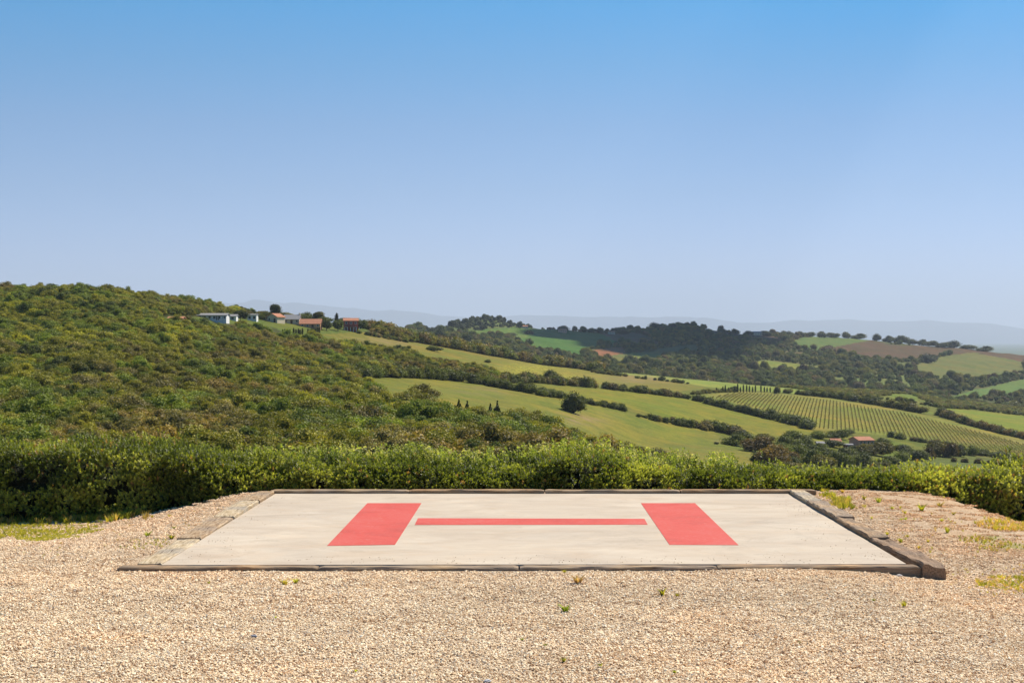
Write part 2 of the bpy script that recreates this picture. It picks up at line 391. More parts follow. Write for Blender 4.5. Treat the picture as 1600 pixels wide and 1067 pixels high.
t = NT('ground')
pos = t.pos()
colA = t.attr('field').outputs['Color']; gm = t.attr('gravel').outputs['Fac']; sm = t.attr('soil').outputs['Fac']; gsm = t.attr('grass').outputs['Fac']
# fields: broad patches, streaks and fine sward
n1 = t.noise(0.02, 6, 0.68, pos, 0.6); n2 = t.noise(0.11, 4, 0.6, pos, 0.5); n3 = t.noise(0.9, 3, 0.6, pos)
st = t.noise(0.05, 3, 0.6, t.pos((1, 0.22, 1)), 0.6)
f = t.mix(t.ramp(n1, [(0.38, (0, 0, 0)), (0.62, (1, 1, 1))]), t.mix(1.0, colA, (0.86, 1.0, 0.80), 'MULTIPLY'), t.mix(1.0, colA, (1.12, 0.99, 1.0), 'MULTIPLY'))
f = t.mix(t.ramp(n2, [(0.44, (0, 0, 0)), (0.60, (1, 1, 1))]), f, t.mix(1.0, f, (0.72, 0.82, 0.74), 'MULTIPLY'))
f = t.mix(t.ramp(st, [(0.47, (0, 0, 0)), (0.62, (0.8, 0.8, 0.8))]), f, t.mix(1.0, f, (1.26, 1.12, 0.98), 'MULTIPLY'))
f = t.mix(t.ramp(n3, [(0.3, (0.9, 0.9, 0.9)), (0.6, (0, 0, 0))]), f, t.mix(1.0, f, (0.6, 0.66, 0.58), 'MULTIPLY'))
fl = t.attr('flowers').outputs['Fac']; fn = t.ramp(t.noise(0.45, 3, 0.7, pos), [(0.5, (0, 0, 0)), (0.6, (1, 1, 1))])
f = t.mix(t.math('MULTIPLY', fl, fn), f, (0.42, 0.38, 0.03))
er = t.attr('bare').outputs['Fac']; f = t.mix(t.math('MULTIPLY', er, t.ramp(t.noise(0.09, 4, 0.65, pos), [(0.4, (0, 0, 0)), (0.6, (0.85, 0.85, 0.85))])), f, (0.26, 0.17, 0.085))
# gravel: crushed stone colours
vo = t.n('ShaderNodeTexVoronoi'); vo.inputs['Scale'].default_value = 42; t.l(pos, vo.inputs['Vector'])
sep = t.n('ShaderNodeSeparateColor'); t.l(vo.outputs['Color'], sep.inputs[0])
stone = t.ramp(sep.outputs[0], [(0.0, (0.30, 0.18, 0.10)), (0.25, (0.50, 0.35, 0.21)), (0.5, (0.66, 0.50, 0.33)), (0.75, (0.76, 0.61, 0.43)), (1.0, (0.82, 0.70, 0.52))])
edge = t.ramp(vo.outputs['Distance'], [(0.25, (1, 1, 1)), (0.75, (0.45, 0.4, 0.36))])
g1 = t.mix(1.0, stone, edge, 'MULTIPLY')
bn = t.noise(0.55, 4, 0.6, pos)
g1 = t.mix(t.ramp(bn, [(0.45, (0, 0, 0)), (0.7, (1, 1, 1))]), g1, t.mix(1.0, g1, (0.93, 0.80, 0.66), 'MULTIPLY'))
sn = t.noise(9, 4, 0.6, pos)
dirt = t.ramp(sn, [(0.3, (0.33, 0.20, 0.11)), (0.5, (0.52, 0.34, 0.19)), (0.72, (0.64, 0.46, 0.28))])
sfac = t.math('MULTIPLY', t.math('ADD', t.math('MULTIPLY', t.noise(2.2, 5, 0.7, pos), 1.6), -0.35), sm, clamp=True)
g1 = t.mix(sfac, g1, dirt)
gg = t.ramp(t.noise(14, 3, 0.6, pos), [(0.3, (0.16, 0.17, 0.035)), (0.7, (0.36, 0.31, 0.10))])
g1 = t.mix(t.math('MULTIPLY', gsm, t.ramp(t.noise(3.5, 4, 0.7, pos), [(0.35, (0.15, 0.15, 0.15)), (0.6, (0.85, 0.85, 0.85))])), g1, gg)
cc = t.mix(gm, f, g1)
bh = t.mix(gm, n3, t.ramp(vo.outputs['Distance'], [(0, (1, 1, 1)), (1, (0, 0, 0))]))
t.bsdf(cc, 0.95, bh, 0.6, 0.02, 0.1)
M_ground = t.m
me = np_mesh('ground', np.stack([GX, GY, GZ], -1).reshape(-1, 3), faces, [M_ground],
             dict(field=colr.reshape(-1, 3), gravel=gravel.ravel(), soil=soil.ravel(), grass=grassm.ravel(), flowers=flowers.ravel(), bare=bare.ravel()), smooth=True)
tag(link('ground', me), kind='structure')

# far mountains beyond the plain
def mountains(Yc, prof_u, prof_v, depth, seed, colour, name):
    us = np.arange(-900, 2600, 12.0); n = 26
    V = []; A = np.zeros((len(us), n), int)
    for i, u in enumerate(us):
        top = H - (np.interp(u, prof_u, prof_v) - HOR) / F * Yc
        for j in range(n):
            s = j / (n - 1) * 2 - 1; y = Yc + s * depth
            x = (u - 800) / F * Yc
            w = max(0, 1 - abs(s)) ** 0.9
            z = -101 + (top + 101) * w * (1 + 0.22 * float(vnoise(x / 1300, y / 1300, seed, 5)) * (1 if 0.02 < w else 0))
            A[i, j] = len(V); V.append((x, y, z))
    fs = np.stack([A[:-1, :-1], A[1:, :-1], A[1:, 1:], A[:-1, 1:]], -1).reshape(-1, 4)
    m = plain(name + '_cover', colour, nscale=0.002)
    tag(link(name, np_mesh(name, V, fs, [m], smooth=True)), kind='structure')
mountains(45000, [-900, 250, 320, 370, 440, 520, 620, 700, 800, 900, 1000, 1200, 1350, 1500, 1600, 2600],
          [482, 473, 467, 463, 469, 477, 484, 494, 494, 491, 496, 501, 499, 503, 511, 519], 5500, 3, (0.05, 0.065, 0.05), 'distant_mountains')

# ------------------------------------------------------------------ foliage kit (numpy)
def ico(sub=1):
    import bmesh
    bm = bmesh.new(); bmesh.ops.create_icosphere(bm, subdivisions=sub, radius=1)
    v = np.array([x.co[:] for x in bm.verts]); f = np.array([[w.index for w in q.verts] for q in bm.faces]); bm.free(); return v, f
ICO1, ICOF1 = ico(1); ICO2, ICOF2 = ico(2)

def cards(P, N, size, r, aspect=1.5, droop=0.0):
    """a diamond shaped leaf clump per point"""
    n = len(P); N = N / np.linalg.norm(N, axis=1, keepdims=True)
    t = r.normal(size=(n, 3)); t -= (t * N).sum(1, keepdims=True) * N; t /= np.linalg.norm(t, axis=1, keepdims=True)
    b = np.cross(N, t); s = np.asarray(size).reshape(-1, 1) * np.ones((n, 1))
    v = np.stack([P - t * s * aspect * 0.5, P + b * s * 0.5 + N * s * 0.12, P + t * s * aspect * 0.5, P - b * s * 0.5 + N * s * 0.12], 1)
    return v.reshape(-1, 3), np.arange(n * 4).reshape(n, 4)

def crown_arrays(seed, lobes=9, leaves=900, zsq=0.95, leaf=0.13, kind='round', core=True):
    """crown in a unit frame: base z=0, top about z=1, half-width about 0.5"""
    r = np.random.default_rng(seed)
    L = []
    if kind == 'round':
        L.append((np.array([0, 0, 0.5]), 0.30))
        for k in range(lobes):
            a = r.uniform(0, 2 * math.pi); e = r.uniform(-0.95, 1.0); rad = r.uniform(0.16, 0.27)
            d = np.array([math.cos(a) * math.cos(e * 1.3), math.sin(a) * math.cos(e * 1.3), math.sin(e * 1.3) * zsq])
            L.append((np.array([0, 0, 0.50]) + d * (0.49 - rad), rad))
    elif kind == 'bush':
        for k in range(lobes + 2):
            a = r.uniform(0, 2 * math.pi); q = math.sqrt(r.uniform(0, 1)); rad = r.uniform(0.16, 0.28)
            L.append((np.array([math.cos(a) * q * 0.32, math.sin(a) * q * 0.32, rad * 0.8 + r.uniform(0, 0.55) * (1 - q * 0.7)]), rad))
    elif kind == 'thicket':
        for k in range(lobes):
            a = r.uniform(0, 2 * math.pi); q = math.sqrt(r.uniform(0, 1)); rad = r.uniform(0.07, 0.17)
            L.append((np.array([math.cos(a) * q * 0.44, math.sin(a) * q * 0.44, r.uniform(0.15, 0.9 - 0.35 * q)]), rad))
    elif kind == 'cypress':
        for k in range(9):
            s = k / 8; rad = 0.5 * (0.30 * math.sin(math.pi * min(1, s * 0.82 + 0.16)) ** 0.7)
            L.append((np.array([r.normal() * 0.012, r.normal() * 0.012, 0.07 + s * 0.87]), max(0.035, rad)))
    elif kind == 'cone':
        for k in range(10):
            s = k / 9; rad = 0.30 * (1 - s) + 0.03
            for q in range(3 if s < 0.7 else 1):
                a = r.uniform(0, 6.28); o = (0.16 * (1 - s)) if s < 0.7 else 0
                L.append((np.array([math.cos(a) * o, math.sin(a) * o, 0.12 + s * 0.82]), rad * 0.75))
    elif kind == 'flat':     # umbrella shaped
        for k in range(lobes):
            a = r.uniform(0, 2 * math.pi); q = math.sqrt(r.uniform(0, 1)); rad = r.uniform(0.13, 0.2)
            L.append((np.array([math.cos(a) * q * 0.36, math.sin(a) * q * 0.36, 0.72 + r.uniform(-0.08, 0.1)]), rad))
    tot = sum(q[1] ** 2 for q in L); Ps, Ns, Vs = [], [], []
    for c, rad in L:
        n = max(8, int(leaves * rad ** 2 / tot)); d = r.normal(size=(n, 3)); d /= np.linalg.norm(d, axis=1, keepdims=True)
        d[:, 2] = np.where(d[:, 2] < -0.55, -d[:, 2], d[:, 2])
        rr = rad * (1 + r.normal(size=(n, 1)) * 0.19)
        zs = 1.6 if kind == 'cypress' else 1.0
        Ps.append(c + d * rr * np.array([1, 1, zs])); Ns.append(d); Vs.append(np.full(n, r.uniform(0.0, 0.6)))
    P = np.concatenate(Ps); N = np.concatenate(Ns); Vr = np.concatenate(Vs)
    keep = np.ones(len(P), bool)
    for c, rad in L:
        zs = 1.6 if kind == 'cypress' else 1.0
        keep &= np.linalg.norm((P - c) / np.array([1, 1, zs]), axis=1) > rad * 0.72
    P, N, Vr = P[keep], N[keep], Vr[keep]
    N = N * 0.8 + r.normal(size=P.shape) * 0.55
    v, f = cards(P, N, leaf * r.uniform(0.6, 1.3, len(P)), r)
    var = np.repeat(np.clip(Vr + r.uniform(-0.1, 0.4, len(P)), 0, 1), 4)
    vs, q4, q3, va = [v], [f], [], [var]; off = len(v)
    if core:
        for c, rad in L:
            zs = 1.6 if kind == 'cypress' else 1.0
            w = ICO1 * rad * 0.80 * np.array([1, 1, zs]) * (1 + r.uniform(-0.15, 0.1, (len(ICO1), 1))) + c
            vs.append(w); q3.append(ICOF1 + off); va.append(np.full(len(w), 0.1)); off += len(w)
    return np.concatenate(vs), np.concatenate(q4), (np.concatenate(q3) if q3 else np.zeros((0, 3), int)), np.concatenate(va)

def crown_mesh(name, seed, mat, **k):
    v, q4, q3, va = crown_arrays(seed, **k)
    return np_mesh(name, v, [q4, q3], [mat], dict(var=va))

# geometry-node scatter (only for uncountable stuff)
def scatter(name, P, scale, rotz, tint, pick, protos, tilt=None):
    n = len(P)
    me = bpy.data.meshes.new(name); me.vertices.add(n); me.vertices.foreach_set('co', np.asarray(P, np.float32).ravel())
    def fa(k, a, typ='FLOAT'):
        at = me.attributes.new(k, typ, 'POINT')
        key = {'FLOAT': 'value', 'INT': 'value', 'FLOAT_VECTOR': 'vector', 'FLOAT_COLOR': 'color'}[typ]
        at.data.foreach_set(key, np.ascontiguousarray(a, dtype=np.int32 if typ == 'INT' else np.float32).ravel())
    sc = np.asarray(scale, float)
    if sc.ndim == 1: sc = np.repeat(sc[:, None], 3, 1)
    fa('scl', sc, 'FLOAT_VECTOR')
    rot = np.zeros((n, 3)); rot[:, 2] = rotz
    if tilt is not None: rot[:, :2] = tilt
    fa('rot', rot, 'FLOAT_VECTOR'); fa('pick', pick, 'INT')
    fa('tint', np.column_stack([tint, np.ones(n)]), 'FLOAT_COLOR')
    cn = bpy.data.collections.new(name + '_kit')
    for i, pm in enumerate(protos):
        po = bpy.data.objects.new('%s_kit_%02d' % (name, i), pm); cn.objects.link(po)
    ng = bpy.data.node_groups.new(name + '_nodes', 'GeometryNodeTree')
    ng.interface.new_socket('Geometry', in_out='INPUT', socket_type='NodeSocketGeometry')
    ng.interface.new_socket('Geometry', in_out='OUTPUT', socket_type='NodeSocketGeometry')
    N = ng.nodes.new; gi = N('NodeGroupInput'); go = N('NodeGroupOutput')
    ci = N('GeometryNodeCollectionInfo'); ci.inputs['Collection'].default_value = cn
    ci.inputs['Separate Children'].default_value = True; ci.inputs['Reset Children'].default_value = True
    iop = N('GeometryNodeInstanceOnPoints'); iop.inputs['Pick Instance'].default_value = True
    def na(k, typ):
        q = N('GeometryNodeInputNamedAttribute'); q.data_type = typ; q.inputs['Name'].default_value = k; return q.outputs[0]
    L = ng.links.new
    L(gi.outputs[0], iop.inputs['Points']); L(ci.outputs[0], iop.inputs['Instance'])
    L(na('pick', 'INT'), iop.inputs['Instance Index']); L(na('scl', 'FLOAT_VECTOR'), iop.inputs['Scale'])
    L(na('rot', 'FLOAT_VECTOR'), iop.inputs['Rotation'])
    L(iop.outputs[0], go.inputs[0])
    o = link(name, me); md = o.modifiers.new('scatter', 'NODES'); md.node_group = ng
    return o

# palette of woodland tints (base colours)
T_OLIVE = np.array([0.082, 0.086, 0.020]); T_GREEN = np.array([0.060, 0.082, 0.020]); T_DARK = np.array([0.034, 0.046, 0.016])
T_BROWN = np.array([0.105, 0.085, 0.044]); T_GREY = np.array([0.082, 0.078, 0.046]); T_LIME = np.array([0.125, 0.135, 0.018])
T_FAR = np.array([0.050, 0.058, 0.030]); T_FARB = np.array([0.085, 0.070, 0.050])
TW = np.array([1.7, 1.45, 0.8])
T_OLIVE, T_GREEN, T_DARK, T_BROWN, T_GREY, T_LIME = [q * TW for q in (T_OLIVE, T_GREEN, T_DARK, T_BROWN, T_GREY, T_LIME)]
T_FAR, T_FARB = T_FAR * np.array([1.8, 1.75, .8]), T_FARB * np.array([1.5, 1.3, .85])
def wood_tint(x, y, r, far=False):
    n = len(x); w = (0.2 + 0.55 * r.uniform(0, 1, n) + 0.75 * vnoise(x / 30, y / 55, 77, 4)) if not far else r.uniform(0, 1, n) + 0.55 * vnoise(x / 38, y / 60, 77, 3); out = np.zeros((n, 3))
    pal = [(0.10, T_BROWN * np.array([.95, .97, 1])), (0.30, T_GREY), (0.56, T_OLIVE), (0.78, T_GREEN * 1.1), (0.98, T_OLIVE * 1.2), (1.2, T_LIME), (9, T_OLIVE * 1.1)] if not far else \
          [(0.02, T_FARB), (0.18, T_GREY * 0.9), (0.6, T_FAR), (0.75, T_DARK), (9, T_OLIVE * 0.9)]
    prev = -9
    for hi, c in pal:
        m = (w >= prev) & (w < hi); out[m] = c; prev = hi
    dk = r.uniform(0, 1, n) < 0.07; out[dk] = T_DARK * 1.2
    return out * r.uniform(0.75, 1.25, (n, 1)) * np.array([.97, 1.03, 1]) * (1.65 if not far else 1.5)

bushes = [crown_mesh('bush_foliage', 100 + i, M_leaf_i, lobes=12, leaves=4200, leaf=0.036, kind='bush') for i in range(6)]
thickets = [crown_mesh('thicket_foliage', 150 + i, M_leaf_i, lobes=24, leaves=7000, leaf=0.026, kind='thicket') for i in range(6)]
rounds = [crown_mesh('round_foliage', 200 + i, M_leaf_i, lobes=15, leaves=4600, leaf=0.036, kind='round') for i in range(4)]
def polar_points(ylo, yhi, ulo, uhi, spacing, r):
    """jittered grid, about one point per spacing^2 of ground"""
    P = []; y = ylo
    while y < yhi:
        sp = spacing(y); x0 = (ulo - 800) / F * y; x1 = (uhi - 800) / F * y
        xs = np.arange(x0, x1, sp); xs = xs + r.uniform(-0.5, 0.5, len(xs)) * sp
        P.append(np.column_stack([xs, y + r.uniform(-0.5, 0.5, len(xs)) * sp])); y += sp
    return np.concatenate(P)

# near woodland covering the left hillside and the spur running down behind the hedge
W_NEAR = [(-900,300),(268,300),(300,480),(350,482),(430,484),(520,495),(560,500),(580,505),(640,515),(700,523),(702,540),(640,534),(562,517),(575,522),(455,526),(502,543),(540,552),(640,556),(700,574),(775,588),(772,600),(700,590),(540,598),(600,628),(700,660),(740,666),(800,673),(850,686),(950,717),(1000,738),(1050,750),(1060,800),(-900,800)]
YARD = [(262,492),(300,493),(350,493),(430,493),(500,496),(540,497),(575,500),(590,524),(540,528),(500,538),(455,538),(425,532),(380,520),(300,520),(240,518),(246,494)]
r = np.random.default_rng(11)
pts = polar_points(195, 800, -260, 1060, lambda y: 2.25 + y * 0.001, r)
pts2 = polar_points(800, 1150, -100, 1060, lambda y: 3.6, r)
pts = np.concatenate([pts, pts2]); z = height(pts[:, 0], pts[:, 1]); uu = 800 + F * pts[:, 0] / pts[:, 1]; vv = HOR + F * (H - z) / pts[:, 1]
ok = in_poly(uu, vv, W_NEAR) & ~in_poly(uu, vv, YARD)
for k, p in NEARF.items():
    if k != 'Vil': ok &= ~in_poly(uu, vv, p)
ok &= r.uniform(0, 1, len(uu)) < 0.93
pts, z, uu, vv = pts[ok], z[ok], uu[ok], vv[ok]
n = len(pts); w = r.uniform(0, 1, n)
size = 2.1 + 2.4 * r.uniform(0, 1, n) ** 2 + 2.6 * (w > 0.86) + 0.9 * vnoise(pts[:, 0] / 30, pts[:, 1] / 30, 8, 2)
size *= np.where((vv < 520) & (uu > 200), 0.85, 1.0)
sc = np.column_stack([size * r.uniform(1.0, 1.5, n), size * r.uniform(1.0, 1.5, n), size * r.uniform(0.75, 1.1, n)])
pick = np.where(w > 0.93, 6 + r.integers(0, 4, n), r.integers(0, 6, n))
th = (w < 0.55); pick[th] = 10 + r.integers(0, 6, th.sum()); sc[th] *= np.array([1.8, 1.8, 1.75])
o = scatter('woodland', np.column_stack([pts, z - 0.25]), sc, r.uniform(0, 6.28, n), wood_tint(pts[:, 0], pts[:, 1], r), pick, bushes + rounds + thickets)
tag(o, 'dense mixed evergreen scrub and woodland covering the left hillside', 'woodland', kind='stuff')
print('near woodland', n)

# scrub band along the crest behind the strip field, right of the meadow
r = np.random.default_rng(12)
pts = polar_points(1000, 1450, 900, 1750, lambda y: 5.0, r); z = height(pts[:, 0], pts[:, 1]); uu = 800 + F * pts[:, 0] / pts[:, 1]; vv = HOR + F * (H - z) / pts[:, 1]
BAND = [(935,560),(1000,566),(1100,578),(1200,590),(1320,606),(1400,610),(1480,626),(1600,637),(1750,650),(1750,668),(1600,648),(1515,638),(1465,634),(1437,622),(1420,615),(1345,622),(1300,614),(1180,600),(1120,592),(1000,580),(935,573)]
ok = in_poly(uu, vv, BAND)
for k, p in NEARF.items(): ok &= ~in_poly(uu, vv, p)
pts, z = pts[ok], z[ok]; n = len(pts); size = r.uniform(2.2, 4.2, n)
tt = wood_tint(pts[:, 0], pts[:, 1], r); tt = np.where(r.uniform(0, 1, (n, 1)) < 0.5, T_LIME * 0.75, tt)
o = scatter('crest_scrub', np.column_stack([pts, z - 0.3]), np.column_stack([size * 1.5, size * 1.5, size * 0.85]), r.uniform(0, 6.28, n), tt, r.integers(0, 6, n), bushes)
tag(o, 'yellow green low scrub along the crest behind the bright strip field', 'scrub', kind='stuff'); print('crest', n)

# far woods on the hills beyond the valley
r = np.random.default_rng(13)
pts = polar_points(1560, 2900, 640, 1720, lambda y: 7.0, r); z = height(pts[:, 0], pts[:, 1]); uu = 800 + F * pts[:, 0] / pts[:, 1]; vv = HOR + F * (H - z) / pts[:, 1]
ok = np.ones(len(uu), bool)
for k, p in FARF.items(): ok &= ~in_poly(uu, vv, p)
OPEN = [(1290,590),(1400,585),(1440,600),(1420,612),(1320,608)]
ok |= (np.abs(vv - np.interp(uu, sky_u, sky_v)) < 3.0) & (uu > 770) & (uu < 1620) & (pts[:, 1] > 2300) & (vnoise(pts[:, 0] / 25, pts[:, 1] / 300, 14, 2) > -0.25)
ok &= ~(in_poly(uu, vv, OPEN) & (r.uniform(0, 1, len(uu)) < 0.72))
ok &= r.uniform(0, 1, len(uu)) < np.clip(0.66 + 0.7 * vnoise(pts[:, 0] / 60, pts[:, 1] / 60, 4, 2), 0.25, 1)
ok &= ~(in_poly(uu, vv, [(690,522),(700,500),(740,486),(790,490),(830,512),(760,520)]) & (r.uniform(0, 1, len(uu)) < 0.45))
pts, z, uu, vv = pts[ok], z[ok], uu[ok], vv[ok]; n = len(pts)
size = r.uniform(3.2, 6.5, n) + r.uniform(2, 7, n) * (r.uniform(0, 1, n) > 0.84)
edge_v = np.interp(uu, sky_u, sky_v)
olive = in_poly(uu, vv, [(660,530),(665,500),(740,485),(770,485),(870,505),(900,515),(690,520)])
size = np.where(olive, size * 0.8, size)
tt = wood_tint(pts[:, 0], pts[:, 1], r, far=True)
tt[olive] = np.array([0.075, 0.088, 0.035]) * r.uniform(0.7, 1.25, (olive.sum(), 1))
o = scatter('far_woods', np.column_stack([pts, z - 0.5]), np.column_stack([size * 1.2, size * 1.2, size * 1.15]), r.uniform(0, 6.28, n), tt, r.integers(0, 10, n), bushes + rounds)
tag(o, 'dark mixed woods and olive groves covering the hills beyond the valley', 'woods', kind='stuff'); print('far woods', n)

# ------------------------------------------------------------------ hedgerows: one joined mesh each
KITB = [crown_arrays(300 + i, lobes=9, leaves=1100, leaf=0.062, kind='bush') for i in range(5)]
def bush_join(name, items, mat=M_leaf_g):
    """items: (x,y,z,sx,sy,sz,rot,tint,kit index)"""
    vs, f4, f3, va, ti = [], [], [], [], []; off = 0
    for (x, y, z, sx, sy, sz, a, tn, k) in items:
        v, q4, q3, vr = KITB[k % len(KITB)]; c, s = math.cos(a), math.sin(a)
        w = np.column_stack([(v[:, 0] * c - v[:, 1] * s) * sx + x, (v[:, 0] * s + v[:, 1] * c) * sy + y, v[:, 2] * sz + z])
        vs.append(w); f4.append(q4 + off); f3.append(q3 + off); va.append(vr); ti.append(np.repeat(np.array(tn)[None], len(v), 0)); off += len(v)
    return np_mesh(name, np.concatenate(vs), [np.concatenate(f4), np.concatenate(f3)], [mat], dict(var=np.concatenate(va), tint=np.concatenate(ti)))

def hedgerow(pts, hpx, label, seed, gap=0.0, rows=1, tint=(T_DARK * 1.15, T_GREEN * 0.8, T_OLIVE * 0.85), wide=1.5, far=None, name='hedgerow', step=0.75):
    r = np.random.default_rng(seed); kw = far or {}
    W = [locate(u, v, **kw) for u, v in pts]
    items = []; org = W[0].copy(); bigtint = tint[0]
    for i in range(len(W) - 1):
        a, b = W[i], W[i + 1]; L = (b - a).length; s = 0
        while s < L:
            q = a.lerp(b, s / L); hp = hpx[0] + (hpx[1] - hpx[0]) * ((i + s / L) / (len(W) - 1))
            hh = hp * 1.3 * q.y / F * r.uniform(0.55, 1.12); wd = hh * r.uniform(0.85, wide * 0.9)
            if r.uniform() > gap:
                for rr in range(rows + (1 if hp > 9 else 0)):
                    x = q.x + r.normal() * 0.8; y = q.y + r.normal() * 1.2 + rr * hh * 0.7; z = float(height(x, y)[0]) - 0.25
                    tn = tint[r.integers(0, len(tint))] * r.uniform(1.0, 1.75)
                    items.append((x - org.x, y - org.y, z - org.z, wd * 1.15, wd * 1.15, hh, r.uniform(0, 6.28), tn, int(r.integers(0, 5))))
            s += max(1.2, wd * step)
    o = link(name, bush_join(name, items), loc=org)
    tag(o, label, 'hedgerow', 'hedgerows dividing the fields'); return o

GRY = T_GREY * 0.9
hedgerow([(578,516),(620,528),(660,537),(695,543),(735,548),(785,557),(835,567),(880,573),(938,582)], (17, 15), 'thick tall hedgerow sloping down behind the long upper meadow', 1, rows=2, tint=(T_DARK*1.3, T_GREEN, T_OLIVE, GRY, T_BROWN*0.9))
hedgerow([(930,583),(980,589),(1035,595),(1075,600)], (8, 6), 'low broken hedgerow at the lower edge of the bright strip field', 2, gap=0.3)
hedgerow([(530,586),(560,590),(650,591),(700,594),(760,602),(800,610),(845,618),(878,622)], (20, 12), 'dense dark hedgerow along the top of the meadow with the lone tree', 3, rows=2, tint=(T_DARK*1.3, T_GREEN*0.9, T_GREEN*0.7))
hedgerow([(642,578),(700,586),(760,594),(800,598),(835,598),(880,602),(928,606)], (14, 15), 'bushy hedgerow below the upper meadow right of the hillside wood', 4, tint=(T_DARK*1.3, T_GREEN*0.9, T_OLIVE*0.8, GRY))
hedgerow([(948,608),(1000,614),(1060,621),(1090,627)], (11, 9), 'sparse hedgerow of rounded bushes above the smooth green field', 5, gap=0.25, tint=(T_DARK*1.2, GRY, T_GREEN*0.8))
hedgerow([(1088,627),(1135,639),(1182,650),(1223,659),(1268,671)], (11, 16), 'dark hedgerow between the smooth green field and the vineyard', 6, rows=1, tint=(T_DARK*1.2, T_GREEN*0.75))
hedgerow([(912,630),(935,634),(974,641)], (11, 10), 'short hedgerow running right from the lone round tree', 7, tint=(T_DARK*1.2, T_GREEN*0.7))
hedgerow([(998,650),(1030,658),(1060,664),(1116,673),(1162,683)], (8, 16), 'hedgerow dividing the lone tree meadow from the smooth green field', 8, gap=0.05, tint=(T_DARK*1.25, T_GREEN*0.75, GRY))
hedgerow([(1215,613),(1260,618),(1300,622),(1347,629),(1394,638),(1440,646),(1468,650)], (8, 15), 'uneven hedgerow of round bushes above the vineyard headland', 9, gap=0.08, tint=(T_DARK*1.2, T_GREEN*0.75, T_OLIVE*0.8))
hedgerow([(1472,650),(1491,657),(1525,667),(1562,677),(1600,685),(1700,708)], (13, 10), 'brownish hedgerow between vineyard and bright field at the right edge', 10, tint=(T_DARK*1.2, T_BROWN*0.7, GRY))
hedgerow([(1340,621),(1388,625),(1430,630),(1469,637),(1515,639),(1600,649),(1700,662)], (8, 6), 'low hedgerow along the upper edge of the bright right hand field', 11, gap=0.15)
hedgerow([(1080,616),(1110,613),(1150,612)], (5, 6), 'low scrubby hedge at the foot of the left cypresses of the vineyard row', 12)
hedgerow([(1395,684),(1430,689),(1470,695),(1500,701),(1560,712),(1640,722)], (9, 7), 'grey green hedgerow along the lower edge of the vineyard', 13, tint=(GRY*0.8, T_GREEN*0.8, T_DARK*1.3))
hedgerow([(1500,722),(1530,724),(1560,727),(1585,730)], (9, 6), 'clipped grey hedge behind the boundary hedge near the right edge', 14, tint=(GRY*0.8,), wide=1.2)
hedgerow([(562,522),(585,526),(620,532),(640,536)], (7, 7), 'clipped olive rows below the red two storey house', 15, tint=(GRY, T_GREEN*0.9))

# ------------------------------------------------------------------ individual trees (trunk + crown)
def tube(path, radii, seg=7):
    """tapered tube along a path -> verts, quads"""
    path = [Vector(p) for p in path]; V = []; Fc = []
    for i, p in enumerate(path):
        d = (path[min(i + 1, len(path) - 1)] - path[max(i - 1, 0)]).normalized()
        a = d.orthogonal().normalized(); b = d.cross(a)
        for k in range(seg):
            t_ = 2 * math.pi * k / seg; V.append(p + (a * math.cos(t_) + b * math.sin(t_)) * radii[i])
    for i in range(len(path) - 1):
        for k in range(seg): Fc.append((i * seg + k, i * seg + (k + 1) % seg, (i + 1) * seg + (k + 1) % seg, (i + 1) * seg + k))
    return V, Fc
def trunk_mesh(seed, top=0.55, rad=0.035, limbs=5):
    r = random.Random(seed); V = []; Fc = []
    def add(path, rr):
        v, f = tube(path, rr); o = len(V); V.extend([tuple(x) for x in v]); Fc.extend([tuple(i + o for i in q) for q in f])
    b1 = (r.uniform(-.02, .02), r.uniform(-.02, .02), top * 0.5); b2 = (r.uniform(-.03, .03), r.uniform(-.03, .03), top)
    add([(0, 0, -0.03), (0, 0, 0.03), b1, b2], [rad * 1.5, rad, rad * 0.8, rad * 0.45])
    for k in range(limbs):
        a = k * 2.4 + r.uniform(-.4, .4); s = r.uniform(0.4, 0.85); p = (b1[0] * s, b1[1] * s, top * (0.35 + 0.5 * k / limbs))
        L = r.uniform(0.16, 0.28); e = (p[0] + math.cos(a) * L, p[1] + math.sin(a) * L, p[2] + L * 0.9)
        m = tuple((p[i] + e[i]) / 2 + (0.02 if i == 2 else 0) for i in range(3))
        add([p, m, e], [rad * 0.5, rad * 0.33, rad * 0.15])
    return np_mesh('trunk', V, np.array(Fc), [M_bark], smooth=True)
TR = dict(round=trunk_mesh(1), bush=trunk_mesh(2, 0.35, 0.03), cypress=trunk_mesh(3, 0.5, 0.02, 2), cone=trunk_mesh(4, 0.6, 0.025, 3), flat=trunk_mesh(5, 0.6, 0.03))
CR = dict(round=[crown_mesh('crown', 400 + i, M_leaf_i, lobes=15, leaves=3600, leaf=0.045, kind='round') for i in range(5)],
          bush=[crown_mesh('crown', 420 + i, M_leaf_i, lobes=13, leaves=3400, leaf=0.045, kind='bush') for i in range(4)],
          cypress=[crown_mesh('crown', 440 + i, M_leaf_i, leaves=700, leaf=0.045, kind='cypress') for i in range(3)],
          cone=[crown_mesh('crown', 460 + i, M_leaf_i, leaves=700, leaf=0.11, kind='cone') for i in range(3)],
          flat=[crown_mesh('crown', 480 + i, M_leaf_i, lobes=10, leaves=800, leaf=0.08, kind='flat') for i in range(2)])
rt = random.Random(5)
